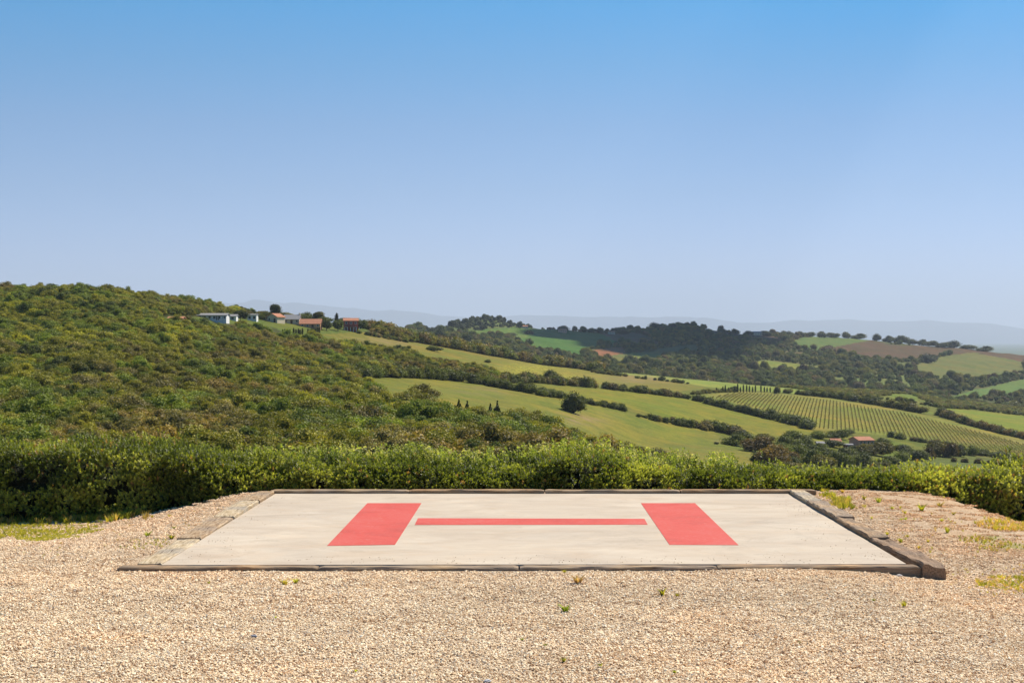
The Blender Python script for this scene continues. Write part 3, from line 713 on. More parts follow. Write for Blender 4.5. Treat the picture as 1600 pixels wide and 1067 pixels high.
def tree(name, label, cat, u, v, hpx, wpx, kind='round', tint=T_GREEN, group=None, loc=None, far=None, k=None):
    P = loc or locate(u, v, **(far or {})); s = P.y / F; hh = hpx * s; ww = wpx * s
    e = empty(name, P, rt.uniform(0, 6.28)); tag(e, label, cat, group)
    tr = link('trunk', TR[kind], e); tr.scale = (hh, hh, hh)
    cr = link('crown', rt.choice(CR[kind]) if k is None else CR[kind][k], e)
    wf = {'cypress': 3.2, 'cone': 1.35}.get(kind, 1.0)
    z0 = {'round': 0.06, 'bush': -0.03, 'cypress': 0.02, 'cone': 0.0, 'flat': 0.0}[kind]
    cr.location = (0, 0, z0 * hh); cr.scale = (ww * wf, ww * wf, hh * (1 - max(0, z0)))
    cr['tint'] = [float(x) for x in np.array(tint) * rt.uniform(1.15, 1.5)]
    return e

tree('lone_tree', 'lone rounded broadleaf tree casting a shadow in the open meadow', 'tree', 896, 645, 38, 40, 'bush', T_GREEN * 0.6, k=1)
tree('broad_bush', 'wide rounded dark bush at the left end of the lone tree meadow', 'bush', 666, 622, 29, 50, 'bush', T_OLIVE * 0.7)
tree('round_bush', 'grey green round bush at the right end of the hillside wood', 'bush', 1022, 722, 26, 48, 'bush', T_OLIVE * 0.62)
for i, (u, v, h) in enumerate([(711,650,20),(717,650,29),(730,652,28),(741,654,20),(766,657,30),(777,658,35)]):
    lab = ['tiny dark conifer at the left end of the row along the meadow', 'dark pointed conifer second from left at the meadow edge', 'dark pointed conifer third from left at the meadow edge', 'tiny dark conifer between the two pairs of taller ones', 'dark conifer left neighbour of the tallest at the meadow edge', 'tallest dark conifer at the right end of the meadow edge row'][i]
    tree('small_conifer', lab, 'conifer', u, v + 2, h, h * 0.45, 'cone', T_DARK * 0.7, 'small conifers at the meadow edge')
for i, (x, h) in enumerate([(807,9),(820,10),(838,9),(850,8),(875,11),(890,9),(905,10),(916,9),(930,11),(965,10),(978,9),(990,11),(1002,10),(1014,11),(1025,12),(1036,12)]):
    u = 240 + x / 4
    tree('cypress', 'small slim cypress, %s from the left in the row below the village' % ORD[i], 'cypress', u, 523 + 0 * i - (0.5 if i > 8 else 0), h, 3.2, 'cypress', T_DARK * 0.75, 'row of small cypresses below the village')
for i, (x, h) in enumerate([(597,8),(648,10),(667,12),(690,8),(712,9),(740,9),(763,15),(785,9),(808,13),(833,12),(855,11),(880,9),(902,12),(945,12),(972,9),(993,8),(1018,8)]):
    lab = 'slim dark cypress, %s from the left in the row above the vineyard' % ORD[i]
    if h == 15: lab = 'tallest slim cypress in the long row at the top of the vineyard'
    tree('cypress', lab, 'cypress', 1000 + x / 5, 613, h, 2.6, 'cypress', T_DARK * 0.7, 'row of cypresses above the vineyard')
tree('roadside_tree', 'dark upright oval tree at the right end of the vineyard cypress row', 'tree', 1214, 615, 14, 10, 'bush', T_DARK)
tree('tall_cypress', 'single pointed cypress standing beside the red village house', 'cypress', 526, 510, 22, 7, 'cypress', T_DARK * 0.7)

# trees between and behind the village houses: (u, v base, height, width, kind, tint, label)
for u, v, h, w, kd, tn, lab in [
 (376,502,17,28,'round',T_DARK,'round dark tree in front of the small white village building'),
 (292,500,9,18,'bush',T_OLIVE*0.7,'low dark bush between the orange roofed shed and the long white barn'),
 (412,500,16,24,'bush',T_GREEN*0.7,'bushy tree between the white block and the terracotta roofed house'),
 (430,497,22,20,'round',T_DARK,'tall dark round tree rising behind the terracotta roofed house'),
 (384,494,12,22,'bush',T_GREY*0.8,'greyish tree behind the small white village building'),
 (478,500,15,24,'bush',T_GREEN*0.75,'bushy tree behind the long low red roofed house'),
 (498,502,16,22,'round',T_OLIVE*0.75,'rounded olive toned tree behind the right end of the red roofed house'),
 (510,516,18,20,'round',T_DARK*1.2,'dark green tree on the left of the pair before the red house'),
 (528,517,17,20,'round',T_GREEN*1.0,'brighter green tree on the right of the pair before the red house'),
 (563,514,24,26,'bush',T_GREEN*0.65,'dark spreading tree right behind the red two storey house'),
 (583,516,20,28,'bush',T_OLIVE*0.7,'wide dark tree downhill right of the red two storey house'),
 (610,520,18,14,'round',T_DARK,'upright dark oval tree on the ridge right of the village'),
 (600,522,12,20,'bush',T_GREEN*0.7,'low bushy tree beside the upright oval tree on the ridge'),
 (626,526,12,22,'bush',T_GREEN*0.75,'small rounded tree downhill of the upright oval ridge tree'),
 (442,494,13,40,'bush',T_OLIVE*0.85,'wide bushy tree mass behind the terracotta roofed and chimney houses'),
 (466,496,12,34,'bush',T_GREEN*0.75,'dark bushes on the crest behind the grey roofed chimney house'),
 (504,499,15,38,'bush',T_GREEN*0.7,'wide dark trees on the crest between the low house and the tall cypress'),
 (408,492,11,34,'bush',T_OLIVE*0.8,'low olive trees on the crest behind the bright white block'),
 (542,503,16,30,'bush',T_GREEN*0.6,'dark trees rising just behind the red two storey house'),
 (270,505,7,16,'bush',T_GREEN,'green bush just below the orange roofed shed'),
 (348,488,8,24,'bush',T_OLIVE*0.9,'green bushes on the crest behind the long white barn'),
 (648,577,12,26,'bush',T_GREY*0.7,'grey brown bush at the lower left of the upper meadow'),
 (556,556,14,20,'bush',T_GREY*0.9,'grey bush by the wood at the foot of the upper meadow'),
 (612,562,12,26,'bush',T_BROWN*0.85,'brown leafless looking bush at the foot of the upper meadow'),
 (679,549,13,28,'bush',T_DARK*1.3,'dark bush alone on the left of the upper meadow'),
 (762,567,6,13,'bush',T_DARK*1.3,'tiny dark bush in the middle of the upper meadow'),
 (860,592,17,24,'bush',T_GREEN*0.8,'tall green bush standing over the hedgerow below the yellow flowers'),
 (948,581,10,10,'bush',T_DARK,'small dark bush at the left end of the bright strip field'),
 (963,584,7,12,'bush',T_DARK*1.1,'low dark bush second along the bright strip field'),
 (1054,597,8,14,'bush',T_DARK*1.1,'dark bush beneath the middle of the bright strip field'),
 (1147,610,9,16,'bush',T_DARK*1.1,'rounded dark bush behind the cypress row'),
 ]:
    tree('bush' if kd == 'bush' else 'tree', lab, 'bush' if kd == 'bush' else 'tree', u, v, h, w, kd, tn)

# trees round the farmhouse in the valley
FILL = [
 (1160,688,16,26,'bush',T_DARK*1.3,'dark bush at the meeting of the hedgerow and the farm trees'),
 (1196,690,14,26,'bush',T_OLIVE*.7,'low olive bush behind the brownish spreading tree'),
 (1218,712,24,28,'bush',T_GREEN*.9,'mid green tree tucked behind the large brown crowned tree on its right'),
 (1232,708,18,26,'bush',T_GREEN*.75,'dark green tree between the large brown tree and the white cottage'),
 (1256,700,18,28,'bush',T_DARK*1.5,'dark rounded tree left of the white cottage'),
 (1268,708,14,26,'bush',T_GREEN*.85,'green bush just below and left of the white cottage'),
 (1240,740,22,30,'bush',T_OLIVE*.8,'olive bush behind the hedge left of the farm centre'),
 (1262,742,20,30,'bush',T_GREEN*.8,'green bush behind the hedge below the white cottage'),
 (1310,724,22,28,'bush',T_GREEN*.8,'green tree below the terracotta roofed farm building'),
 (1308,744,20,32,'bush',T_DARK*1.4,'dark low tree behind the hedge in the middle of the farm wood'),
 (1340,744,18,30,'bush',T_GREEN*.85,'low green tree behind the hedge below the farmhouse'),
 (1360,742,20,28,'bush',T_GREEN*.75,'dense green tree behind the hedge right of the farm wood'),
 (1384,738,18,28,'bush',T_OLIVE*.8,'olive tree behind the hedge at the right of the farm wood'),
 (1352,708,14,20,'bush',T_GREEN*.7,'dark tree against the front wall of the pink farmhouse'),
 (1336,706,11,18,'bush',T_GREEN*.8,'small tree at the left corner of the pink farmhouse'),
 (1376,694,12,22,'bush',T_DARK*1.4,'small dark tree behind the broad olive tree'),
 (1230,722,22,28,'bush',T_BROWN*.6,'brownish bush beside the foot of the largest brown tree'),
 (1186,722,16,24,'bush',T_GREEN*.7,'green bush at the left foot of the largest brown tree'),
 (1420,713,14,22,'bush',T_GREEN*.8,'green bush behind the dark dense tree of the farm row'),
 (1278,700,10,20,'bush',T_GREEN*.8,'low green bush in front of the white cottage')]
FT = [
 (1146,696,20,30,'bush',T_GREEN*0.85,'grey green bushy tree at the left end of the farm trees'),
 (1180,706,30,38,'bush',T_BROWN*0.62,'brownish spreading tree left of the large brown crowned one'),
 (1208,727,40,42,'bush',T_BROWN*0.75,'largest brown crowned tree in front of the farm'),
 (1228,694,18,20,'bush',T_GREEN*0.75,'small dark green tree behind the large brown crowned one'),
 (1245,690,22,34,'bush',T_GREEN*0.85,'wide light green tree beside the hedgerow above the farm'),
 (1283,686,16,26,'bush',T_GREEN*0.95,'pale green tree just above the small white farm cottage'),
 (1308,685,18,26,'bush',T_GREEN*0.7,'dark bushy tree above the terracotta farm roof'),
 (1324,678,9,20,'bush',T_DARK*1.2,'low dark tree against the lower edge of the vineyard'),
 (1300,698,13,28,'bush',T_DARK*1.1,'dark bush in front of the terracotta farm roof'),
 (1248,712,22,26,'bush',T_GREEN*0.9,'green bush right of the large brown crowned tree'),
 (1265,724,26,30,'bush',T_GREEN*0.95,'blue green bushy tree left of centre below the farm'),
 (1290,714,16,26,'bush',T_GREEN*0.85,'low green bush below the white farm cottage'),
 (1290,732,24,32,'bush',T_OLIVE*0.9,'olive green bush directly behind the hedge below the farm'),
 (1322,735,30,22,'bush',T_GREEN*0.9,'upright pale green tree in front of the farmhouse'),
 (1326,716,20,26,'bush',T_GREEN*0.7,'dark green bush left of and below the farmhouse'),
 (1346,728,22,30,'bush',T_DARK*1.4,'dark bushy tree below the pink farmhouse'),
 (1365,711,26,44,'bush',T_OLIVE*0.62,'broad dark olive tree hiding the right side of the farmhouse'),
 (1384,702,14,18,'bush',T_GREEN*0.8,'small green tree right of the farmhouse tree'),
 (1372,732,20,30,'bush',T_GREEN*0.9,'green bush in front of the broad olive tree'),
 (1394,727,17,22,'bush',T_GREEN*0.8,'rounded green bush at the near end of the farm trees'),
 (1409,720,16,20,'bush',T_GREEN*1.0,'pale rounded bush left of the dark pair of trees'),
 (1432,719,22,30,'bush',T_DARK*1.3,'dark dense tree left of the reddish one'),
 (1450,718,22,18,'bush',T_BROWN*0.42,'dark reddish brown round tree in the farm row'),
 (1463,712,24,28,'bush',T_OLIVE*0.68,'olive round tree right of the reddish one'),
 (1483,714,26,22,'bush',T_BROWN*0.5,'upright dark brown tree in the farm row'),
 (1499,713,20,18,'bush',T_DARK*1.2,'dark round tree second from the right end of the farm row'),
 (1515,711,17,18,'bush',T_GREEN*0.95,'pale green round tree at the right end of the farm row'),
 (1532,711,12,22,'bush',T_GREEN*0.8,'low green bush right of the farm row'),
 (1556,713,10,34,'bush',T_GREEN*0.7,'long low bush tapering along the vineyard foot'),
 (1408,704,10,24,'bush',T_DARK*1.2,'dark low bush on the green patch right of the farmhouse'),
 (1234,730,20,26,'bush',T_GREEN*0.7,'dark green bush right of the foot of the large brown tree'),
 *[(u_, v_, h_, w_, kd_, tn_, lb_) for (u_, v_, h_, w_, kd_, tn_, lb_) in FILL],
 (1120,694,5,6,'bush',T_DARK,'tiny dark bush alone at the foot of the meadow'),
]
for u, v, h, w, kd, tn, lab in FT:
    h *= 1.15; w *= 1.35
    tree('farm_bush' if kd == 'bush' else 'farm_tree', lab, 'bush' if kd == 'bush' else 'tree', u, v, h, w, kd, tn, 'trees around the farmhouse')

# trees on the far skyline and standing in the far fields
FS = [(1131,520,7,6),(1147,521,8,14),(1170,522,6,12),(1198,523,7,18),(1214,523,6,12),(1225,524,7,10),(1234,526,8,13),(1251,525,8,10),(1263,525,8,16),(1284,526,9,12),(1303,526,8,18),(1323,527,9,12),(1341,528,8,20),(1370,530,9,12),(1388,531,9,16),(1408,534,11,20),(1426,535,9,16),(1440,538,9,12),(1452,539,9,20),(1470,541,8,18),(1489,541,9,20),(1513,544,7,24),(1538,548,8,22),(898,517,9,8),(880,516,8,14),(925,518,6,16),(1001,519,8,14),(1023,512,8,16),(1075,509,6,20),(1262,552,10,11),(1450,566,12,22),(1461,562,9,10),(795,524,5,20),(827,521,6,12),(975,521,6,14),(952,520,6,12)]
TENS = ORD + ['twenty ' + q for q in ORD[:9]] + ['thirtieth'] + ['thirty ' + q for q in ORD[:9]]
FS.sort(); nth = -1
for i, (u, v, h, w) in enumerate(FS):
    kw = FAR; skyl = v < 551 and not (785 < u < 830)
    if skyl: nth += 1
    lab = '%s dark tree against the sky, %s from the left along the far ridge' % ('wide' if w > 17 else 'round' if w > 12 else 'narrow', TENS[nth]) if skyl else None
    if not skyl: lab = {1262: 'single round tree in the green field on the far hill', 1450: 'wide dark tree at the corner of the far olive green field', 1461: 'small dark tree beside the wide one in the far fields', 795: 'low wide bush in the bright far field', 827: 'small round bush in the bright far field'}[u]
    t_ = tree('ridge_tree', lab, 'tree', u, v + 1.5, h * 1.45, w * 1.25, 'bush', T_FAR * 0.6, 'trees along the far ridge' if skyl else None, far=kw)
tree('ridge_bush', 'large dark clump of bushes in the green field of the far ridge', 'bush', 1294, 551, 15, 26, 'bush', T_FARB * 0.7, far=FAR)
tree('valley_tree', 'tall brown tree beside the far green slope at the right', 'tree', 1549, 597, 22, 18, 'bush', T_FARB * 0.75, far=FAR)

# ------------------------------------------------------------------ vineyard rows
def box_v(x0, x1, y0, y1, z0, z1):
    v = [(x0,y0,z0),(x1,y0,z0),(x1,y1,z0),(x0,y1,z0),(x0,y0,z1),(x1,y0,z1),(x1,y1,z1),(x0,y1,z1)]
    f = [(0,3,2,1),(4,5,6,7),(0,1,5,4),(1,2,6,5),(2,3,7,6),(3,0,4,7)]
    return v, f
def vine_row(x0, ytop, ybot, seed):
    r = np.random.default_rng(seed); org = Vector((x0, ybot, float(height(x0, ybot)[0])))
    L = ytop - ybot; n = int(L / 0.42); s = (np.arange(n) + r.uniform(0, 1, n)) / n * L
    n3 = np.repeat(s, 3); m = len(n3)
    y = ybot + n3; x = x0 + 0.20 * n3 + r.normal(size=m) * 0.16; zg = height(x, y); z = zg + r.uniform(0.2, 0.85, m)
    keep = r.uniform(0, 1, m) < 0.6
    P = np.column_stack([x, y, z])[keep] - np.array(org); N = r.normal(size=P.shape) + np.array([0.5, 0, 0.3])
    v, f = cards(P, N, r.uniform(0.22, 0.42, len(P)), r, 1.2)
    tn = np.repeat(np.where(r.uniform(0, 1, (len(P), 1)) < 0.45, np.array([[0.32, 0.24, 0.12]]), np.array([[0.27, 0.26, 0.06]])), 4, 0)
    va = np.repeat(r.uniform(0, 0.5, len(P)), 4); g_ = np.arange(0, L + 4, 4.0); gx = x0 + 0.20 * g_; gz = height(gx, ybot + g_)   # trellis wires, then a post every 8 m
    f = [f]
    for zz_ in (0.5, 0.95):
        w_ = np.stack([np.column_stack([gx, ybot + g_, gz + zz_ - .02]), np.column_stack([gx, ybot + g_, gz + zz_ + .02])], 1).reshape(-1, 3) - np.array(org)
        k_ = np.arange(len(g_) - 1) * 2 + len(v); f.append(np.stack([k_, k_ + 2, k_ + 3, k_ + 1], 1)); v = np.concatenate([v, w_])
    for gx_, gy_, gz_ in zip(gx[::2], (ybot + g_)[::2], gz[::2]):
        b_, q_ = box_v(gx_ - .05 - org.x, gx_ + .05 - org.x, gy_ - .05 - org.y, gy_ + .05 - org.y, gz_ - .3 - org.z, gz_ + 1.15 - org.z); f.append(np.array(q_) + len(v)); v = np.concatenate([v, np.array(b_)])
    ex = len(v) - len(tn); tn = np.concatenate([tn, np.repeat([[0.20, 0.16, 0.11]], ex, 0)]); va = np.concatenate([va, np.zeros(ex)])
    return org, np_mesh('vine_row', v, f, [M_leaf_g], dict(var=va, tint=tn))
yref = 980.0; x_first = (1100 - 800) / F * yref - 40; nrow = 0
VINE = [(1108,622),(1154,614),(1210,617),(1300,627),(1360,638),(1412,646),(1500,668),(1600,695),(1760,730),(1760,745),(1600,713),(1506,700),(1450,690),(1394,680),(1300,671),(1272,669),(1223,651),(1172,636),(1125,624)]
for q in range(150):
    xr = x_first + q * 2.15
    ys = np.arange(600, 1330, 4.0); xs = xr + 0.20 * (ys - yref); zs = height(xs, ys)
    m = in_poly(800 + F * xs / ys, HOR + F * (H - zs) / ys, VINE)
    if m.sum() < 4: continue
    yb, yt = ys[m].min(), ys[m].max(); xb = xr + 0.20 * (yb - yref)
    if 800 + F * xb / yb > 1640 and 800 + F * (xr + 0.20 * (yt - yref)) / yt > 1640: continue
    org, vm = vine_row(xb, yt, yb, 5000 + q)
    tag(link('vine_row', vm, loc=org), 'straight trellised row of young vines running down the vineyard slope', 'vine row', 'rows of vines in the vineyard'); nrow += 1
print('vine rows', nrow)

# ------------------------------------------------------------------ buildings
def box(name, b, mat, parent, loc=None):
    v, f = box_v(*b); return link(name, np_mesh(name, v, np.array(f), [mat]), parent, loc)
def gable_walls(w, d, h, rise, mat, parent, axis='x'):
    """ridge along x (or y)"""
    x, y = w / 2, d / 2
    if axis == 'x':
        v = [(-x,-y,-1.5),(x,-y,-1.5),(x,y,-1.5),(-x,y,-1.5),(-x,-y,h),(x,-y,h),(x,y,h),(-x,y,h),(-x,0,h+rise),(x,0,h+rise)]
        f4 = [(0,1,5,4),(2,3,7,6),(0,3,2,1)]; f5 = [(1,2,6,9,5),(3,0,4,8,7)]
    else:
        v = [(-x,-y,-1.5),(x,-y,-1.5),(x,y,-1.5),(-x,y,-1.5),(-x,-y,h),(x,-y,h),(x,y,h),(-x,y,h),(0,-y,h+rise),(0,y,h+rise)]
        f4 = [(1,2,6,5),(3,0,4,7),(0,3,2,1)]; f5 = [(0,1,5,8,4),(2,3,7,9,6)]
    return link('wall', np_mesh('wall', v, [np.array(f4), np.array(f5)], [mat]), parent)
def gable_roof(w, d, h, rise, mat, parent, axis='x', ov=0.45, th=0.22):
    V = []; Fc = []
    if axis == 'y': w, d = d, w
    x, y = w / 2 + ov, d / 2 + ov; k = rise / (d / 2)
    for s in (-1, 1):
        lo = h - k * ov
        q = [(-x, s*y, lo+.03), (x, s*y, lo+.03), (x, 0, h+rise+.03), (-x, 0, h+rise+.03)]
        q2 = [(a, b, c + th) for a, b, c in q]; o = len(V); V += q + q2
        Fc += [(o, o+1, o+2, o+3), (o+4, o+5, o+6, o+7), (o, o+1, o+5, o+4), (o+1, o+2, o+6, o+5), (o+3, o, o+4, o+7)]
    if axis == 'y': V = [(-b, a, c) for a, b, c in V]
    return link('roof', np_mesh('roof', V, np.array(Fc), [mat]), parent)
def house(name, label, cat, u, v, wpx, hpx, dm, wall, roof, axis='x', rot=0.0, rise=0.35, windows=3, floors=1, door=True, chimney=None, extras=None, win_mat=None):
    P = locate(u, v); s = P.y / F; w = wpx * s; tot = hpx * s; rz = rise * tot; h = tot - rz
    e = empty(name, P, rot); tag(e, label, cat)
    gable_walls(w, dm, h, rz, wall, e, axis); rf = gable_roof(w, dm, h, rz, roof, e, axis)
    if chimney is not None:
        c = box('chimney', (-0.4, 0.4, -0.4, 0.4, 0, 1.8), M_cream, rf, (chimney * w, 0.3, h + rz * 0.7))
    y = -dm / 2; fh = h / floors
    for fl in range(floors):
        for i in range(windows):
            cx = (i + 0.5) / windows * w - w / 2
            if door and fl == 0 and i == windows // 2: continue
            ww, wh = min(1.0, w / windows * 0.42), min(1.3, fh * 0.45); z0 = fl * fh + fh * 0.35
            f = box('window', (cx - ww / 2 - .1, cx + ww / 2 + .1, y - .06, y + .1, z0 - .1, z0 + wh + .1), M_white if wall is not M_white else M_roof_grey, e)
            box('pane', (cx - ww / 2, cx + ww / 2, y - .09, y - .03, z0, z0 + wh), win_mat or M_glass, f)
    if door:
        cx = (windows // 2 + 0.5) / windows * w - w / 2
        box('door', (cx - .6, cx + .6, y - .1, y + .1, 0, min(2.2, fh * 0.8)), M_shutter, e)
    if extras: extras(e, w, dm, h, s)
    return e

def barn_extra(e, w, d, h, s):
    for k in range(6):
        x = -w / 2 + w * (k + .5) / 6
        box('pilaster', (x - .15, x + .15, -d / 2 - .15, -d / 2 + .05, -1, h - .15), M_white, e)
    box('gate', (w * .2, w * .29, -d / 2 - .08, -d / 2 + .08, 0, h * .85), M_shutter, e)
house('shed', 'low shed with orange tiled roof among the trees left of the village', 'shed', 276, 502, 22, 6.5, 6, M_orange, M_roof_terra, rise=0.4, windows=2, door=False)
house('barn', 'long white barn with grey roof at the left of the village', 'barn', 330, 501, 52, 10, 8, M_white, M_roof_grey, rise=0.28, windows=7, door=False, extras=barn_extra)
house('outbuilding', 'small pale building with grey roof right of the long barn', 'outbuilding', 365, 500.5, 11, 9, 6, M_white, M_roof_grey, rise=0.3, windows=1, door=False)
house('outbuilding', 'bright white flat fronted block in the middle of the village', 'outbuilding', 395, 501.5, 14, 10, 6, M_white, M_roof_grey, rise=0.12, windows=2, door=False)
def annex(e, w, d, h, s):
    a = box('annex', (-w * .95, -w * .5 - .02, -d * .45, d * .2, -1.5, h * .62), M_cream, e)
    v = [(-w*1.0, -d*.55, h*.60), (-w*.5, -d*.55, h*.60), (-w*.5, d*.25, h*.98), (-w*1.0, d*.25, h*.98)]; v2 = [(p, q, r_ + .2) for p, q, r_ in v]
    link('annex_roof', np_mesh('annex_roof', v + v2, np.array([(0,1,2,3),(4,5,6,7),(0,1,5,4),(1,2,6,5),(2,3,7,6),(3,0,4,7)]), [M_roof_terra]), e)
house('farmhouse', 'cream house with terracotta gable roof and low tiled annex in the village', 'house', 431, 504, 20, 13.5, 7, M_cream, M_roof_terra, axis='y', rot=R(-28), rise=0.38, windows=2, door=True, extras=annex)
house('house', 'cream house with dark grey roof and chimney in the village', 'house', 457, 505.5, 24, 13.5, 8, M_cream, M_roof_grey, rise=0.5, windows=3, chimney=0.45)
house('house', 'long low ochre house with terracotta roof behind the small cypresses', 'house', 486, 511.5, 32, 13, 9, M_orange, M_roof_terra, rise=0.55, windows=4)
def porch(e, w, d, h, s):
    rf = box('porch_roof', (-w * .5, w * .62, -d / 2 - 2.2, -d / 2 - .03, h * .36, h * .36 + .22), M_roof_terra, e)
    for k in range(6):
        x = -w * .46 + w * 1.04 * k / 5
        box('porch_column', (x - .13, x + .13, -d / 2 - 2.1, -d / 2 - 1.85, -1, h * .36 - .01), M_white, e)
house('red_house', 'dark red two storey house with a white columned porch at the village end', 'house', 548, 517, 22, 19.5, 8, M_red, M_roof_terra, axis='x', rot=R(8), rise=0.2, windows=3, floors=2, extras=porch)
# farm in the valley
house('cottage', 'small white cottage with dark doorway left of the farmhouse', 'cottage', 1281, 697.5, 10, 7.5, 5, M_white, M_roof_grey, rise=0.3, windows=3)
house('cottage', 'low building with pinkish terracotta roof between cottage and farmhouse', 'cottage', 1305, 693, 14, 7.5, 6, M_white, M_roof_terra, rise=0.5, windows=2)
house('farm_shed', 'small red walled shed with pale flat roof touching the farmhouse', 'shed', 1325, 702, 11, 8.5, 5, M_red, M_roof_grey, rise=0.12, windows=1, door=False)
house('farmhouse', 'large pink farmhouse with terracotta roof among the valley trees', 'house', 1346, 703, 25, 20, 10, M_pink, M_roof_terra, axis='x', rot=R(14), rise=0.22, windows=4, floors=2)
# houses on the far ridge
def far_house(u, v, wpx, hpx, wall, roof, label):
    P = locate(u, v, **FAR); s = P.y / F; e = empty('hilltop_house', P, 0.3); tag(e, label, 'house')
    w, h = wpx * s, hpx * s; gable_walls(w, 9, h * .65, h * .35, wall, e); gable_roof(w, 9, h * .65, h * .35, roof, e)
    for i in range(3): box('window', (w * (i - 1) * .28 - .5, w * (i - 1) * .28 + .5, -4.6, -4.4, h * .2, h * .45), M_glass, e)
far_house(879, 519.5, 11, 6, M_pink, M_roof_terra, 'small pink house with terracotta roof on the far ridge by the green field')
far_house(955, 522, 10, 5, M_cream, M_roof_terra, 'cream house on the far ridge right of the green field')
far_house(1183, 524, 14, 6, M_cream, M_roof_grey, 'pale wide building on the skyline of the far ridge')
far_house(818, 513, 12, 4, M_cream, M_roof_terra, 'low cream building at the foot of the wooded far hill')

# ------------------------------------------------------------------ helipad
YN0, YF0 = 20.76, 30.23
pad = empty('helipad', (0.3, 25.5, 0)); tag(pad, 'square pale concrete helipad with a faded red letter H', 'helipad')
t = NT('pale_concrete'); v = t.pos(); vs_ = t.pos((0.6, 1.1, 1))
a1 = t.noise(1.1, 6, 0.65, vs_, 0.8); a2 = t.noise(0.45, 4, 0.6, v, 0.5); a3 = t.noise(60, 2, 0.6, v)
c = t.ramp(a1, [(0.25, (0.42, 0.335, 0.238)), (0.42, (0.50, 0.405, 0.297)), (0.58, (0.55, 0.455, 0.338)), (0.78, (0.61, 0.52, 0.397))])
c = t.mix(t.ramp(a2, [(0.40, (0, 0, 0)), (0.68, (0.75, 0.75, 0.75))]), c, t.mix(1.0, c, (0.86, 0.87, 0.90), 'MULTIPLY'))
c = t.mix(t.ramp(t.noise(0.8, 6, 0.7, v, 1.5), [(0.52, (0, 0, 0)), (0.62, (0.6, 0.6, 0.6))]), c, t.mix(1.0, c, (1.03, 0.98, 0.93), 'MULTIPLY'))
c = t.mix(t.ramp(t.noise(2.6, 5, 0.7, vs_, 1.0), [(0.60, (0, 0, 0)), (0.70, (0.5, 0.5, 0.5))]), c, (0.40, 0.33, 0.25))
c = t.mix(t.ramp(a3, [(0.3, (0.25, 0.25, 0.25)), (0.5, (0, 0, 0))]), c, t.mix(1.0, c, (0.7, 0.66, 0.6), 'MULTIPLY'))
st_ = t.noise(0.55, 7, 0.75, v, 2.0); c = t.mix(t.ramp(st_, [(0.565, (0, 0, 0)), (0.60, (0.35, 0.35, 0.35)), (0.70, (0.55, 0.55, 0.55))]), c, t.mix(1.0, c, (0.80, 0.80, 0.80), 'MULTIPLY'))
spk = t.noise(5, 5, 0.75, v); c = t.mix(t.ramp(spk, [(0.66, (0, 0, 0)), (0.72, (0.6, 0.6, 0.6))]), c, (0.36, 0.29, 0.21))
t.bsdf(c, 0.85, a3, 0.25, 0.004, 0.2); M_conc = t.m
t = NT('red_paint'); v = t.pos(); b1 = t.noise(0.9, 5, 0.65, v, 0.6); b2 = t.noise(18, 4, 0.7, t.pos((0.6, 1.4, 1)))
c = t.ramp(b1, [(0.3, (0.45, 0.066, 0.046)), (0.5, (0.55, 0.078, 0.052)), (0.75, (0.55, 0.105, 0.08))])
c = t.mix(t.ramp(b2, [(0.54, (0, 0, 0)), (0.74, (0.55, 0.55, 0.55))]), c, (0.55, 0.28, 0.20))
sc_ = t.noise(7, 6, 0.8, t.pos((0.5, 1.5, 1)), 0.5); c = t.mix(t.ramp(sc_, [(0.62, (0, 0, 0)), (0.68, (0.8, 0.8, 0.8))]), c, (0.54, 0.38, 0.29))
t.bsdf(c, 0.75, t.noise(60, 2, 0.6, v), 0.2, 0.004, 0.25); M_paint = t.m
def gp(u, v, z=0.0):
    Y = F * (H - z) / (v - HOR); return ((u - 800) / F * Y, Y)
def slab(name, quad, z0, z1, mat, parent, div=1):
    q = [(x - parent.location.x, y - parent.location.y) for x, y in quad]
    v = [(x, y, z0) for x, y in q] + [(x, y, z1) for x, y in q]
    f = [(3,2,1,0),(4,5,6,7),(0,1,5,4),(1,2,6,5),(2,3,7,6),(3,0,4,7)]
    return link(name, np_mesh(name, v, np.array(f), [mat]), parent)
cn = [gp(252, 882), gp(1416, 880.5), gp(1231.5, 771), gp(430, 771)]
slab('concrete_slab', cn, -0.16, 0.0, M_conc, pad)
slab('letter_bar', [gp(511, 852.5), gp(617, 851), gp(658.5, 786), gp(574, 786)], 0.0005, 0.004, M_paint, pad)
slab('letter_bar', [gp(1046, 851), gp(1154, 851.5), gp(1086, 786), gp(1001.5, 786)], 0.0005, 0.004, M_paint, pad)
slab('letter_crossbar', [gp(648, 820), gp(1012, 819.5), gp(1007, 810.5), gp(653, 809.5)], 0.0005, 0.004, M_paint, pad)

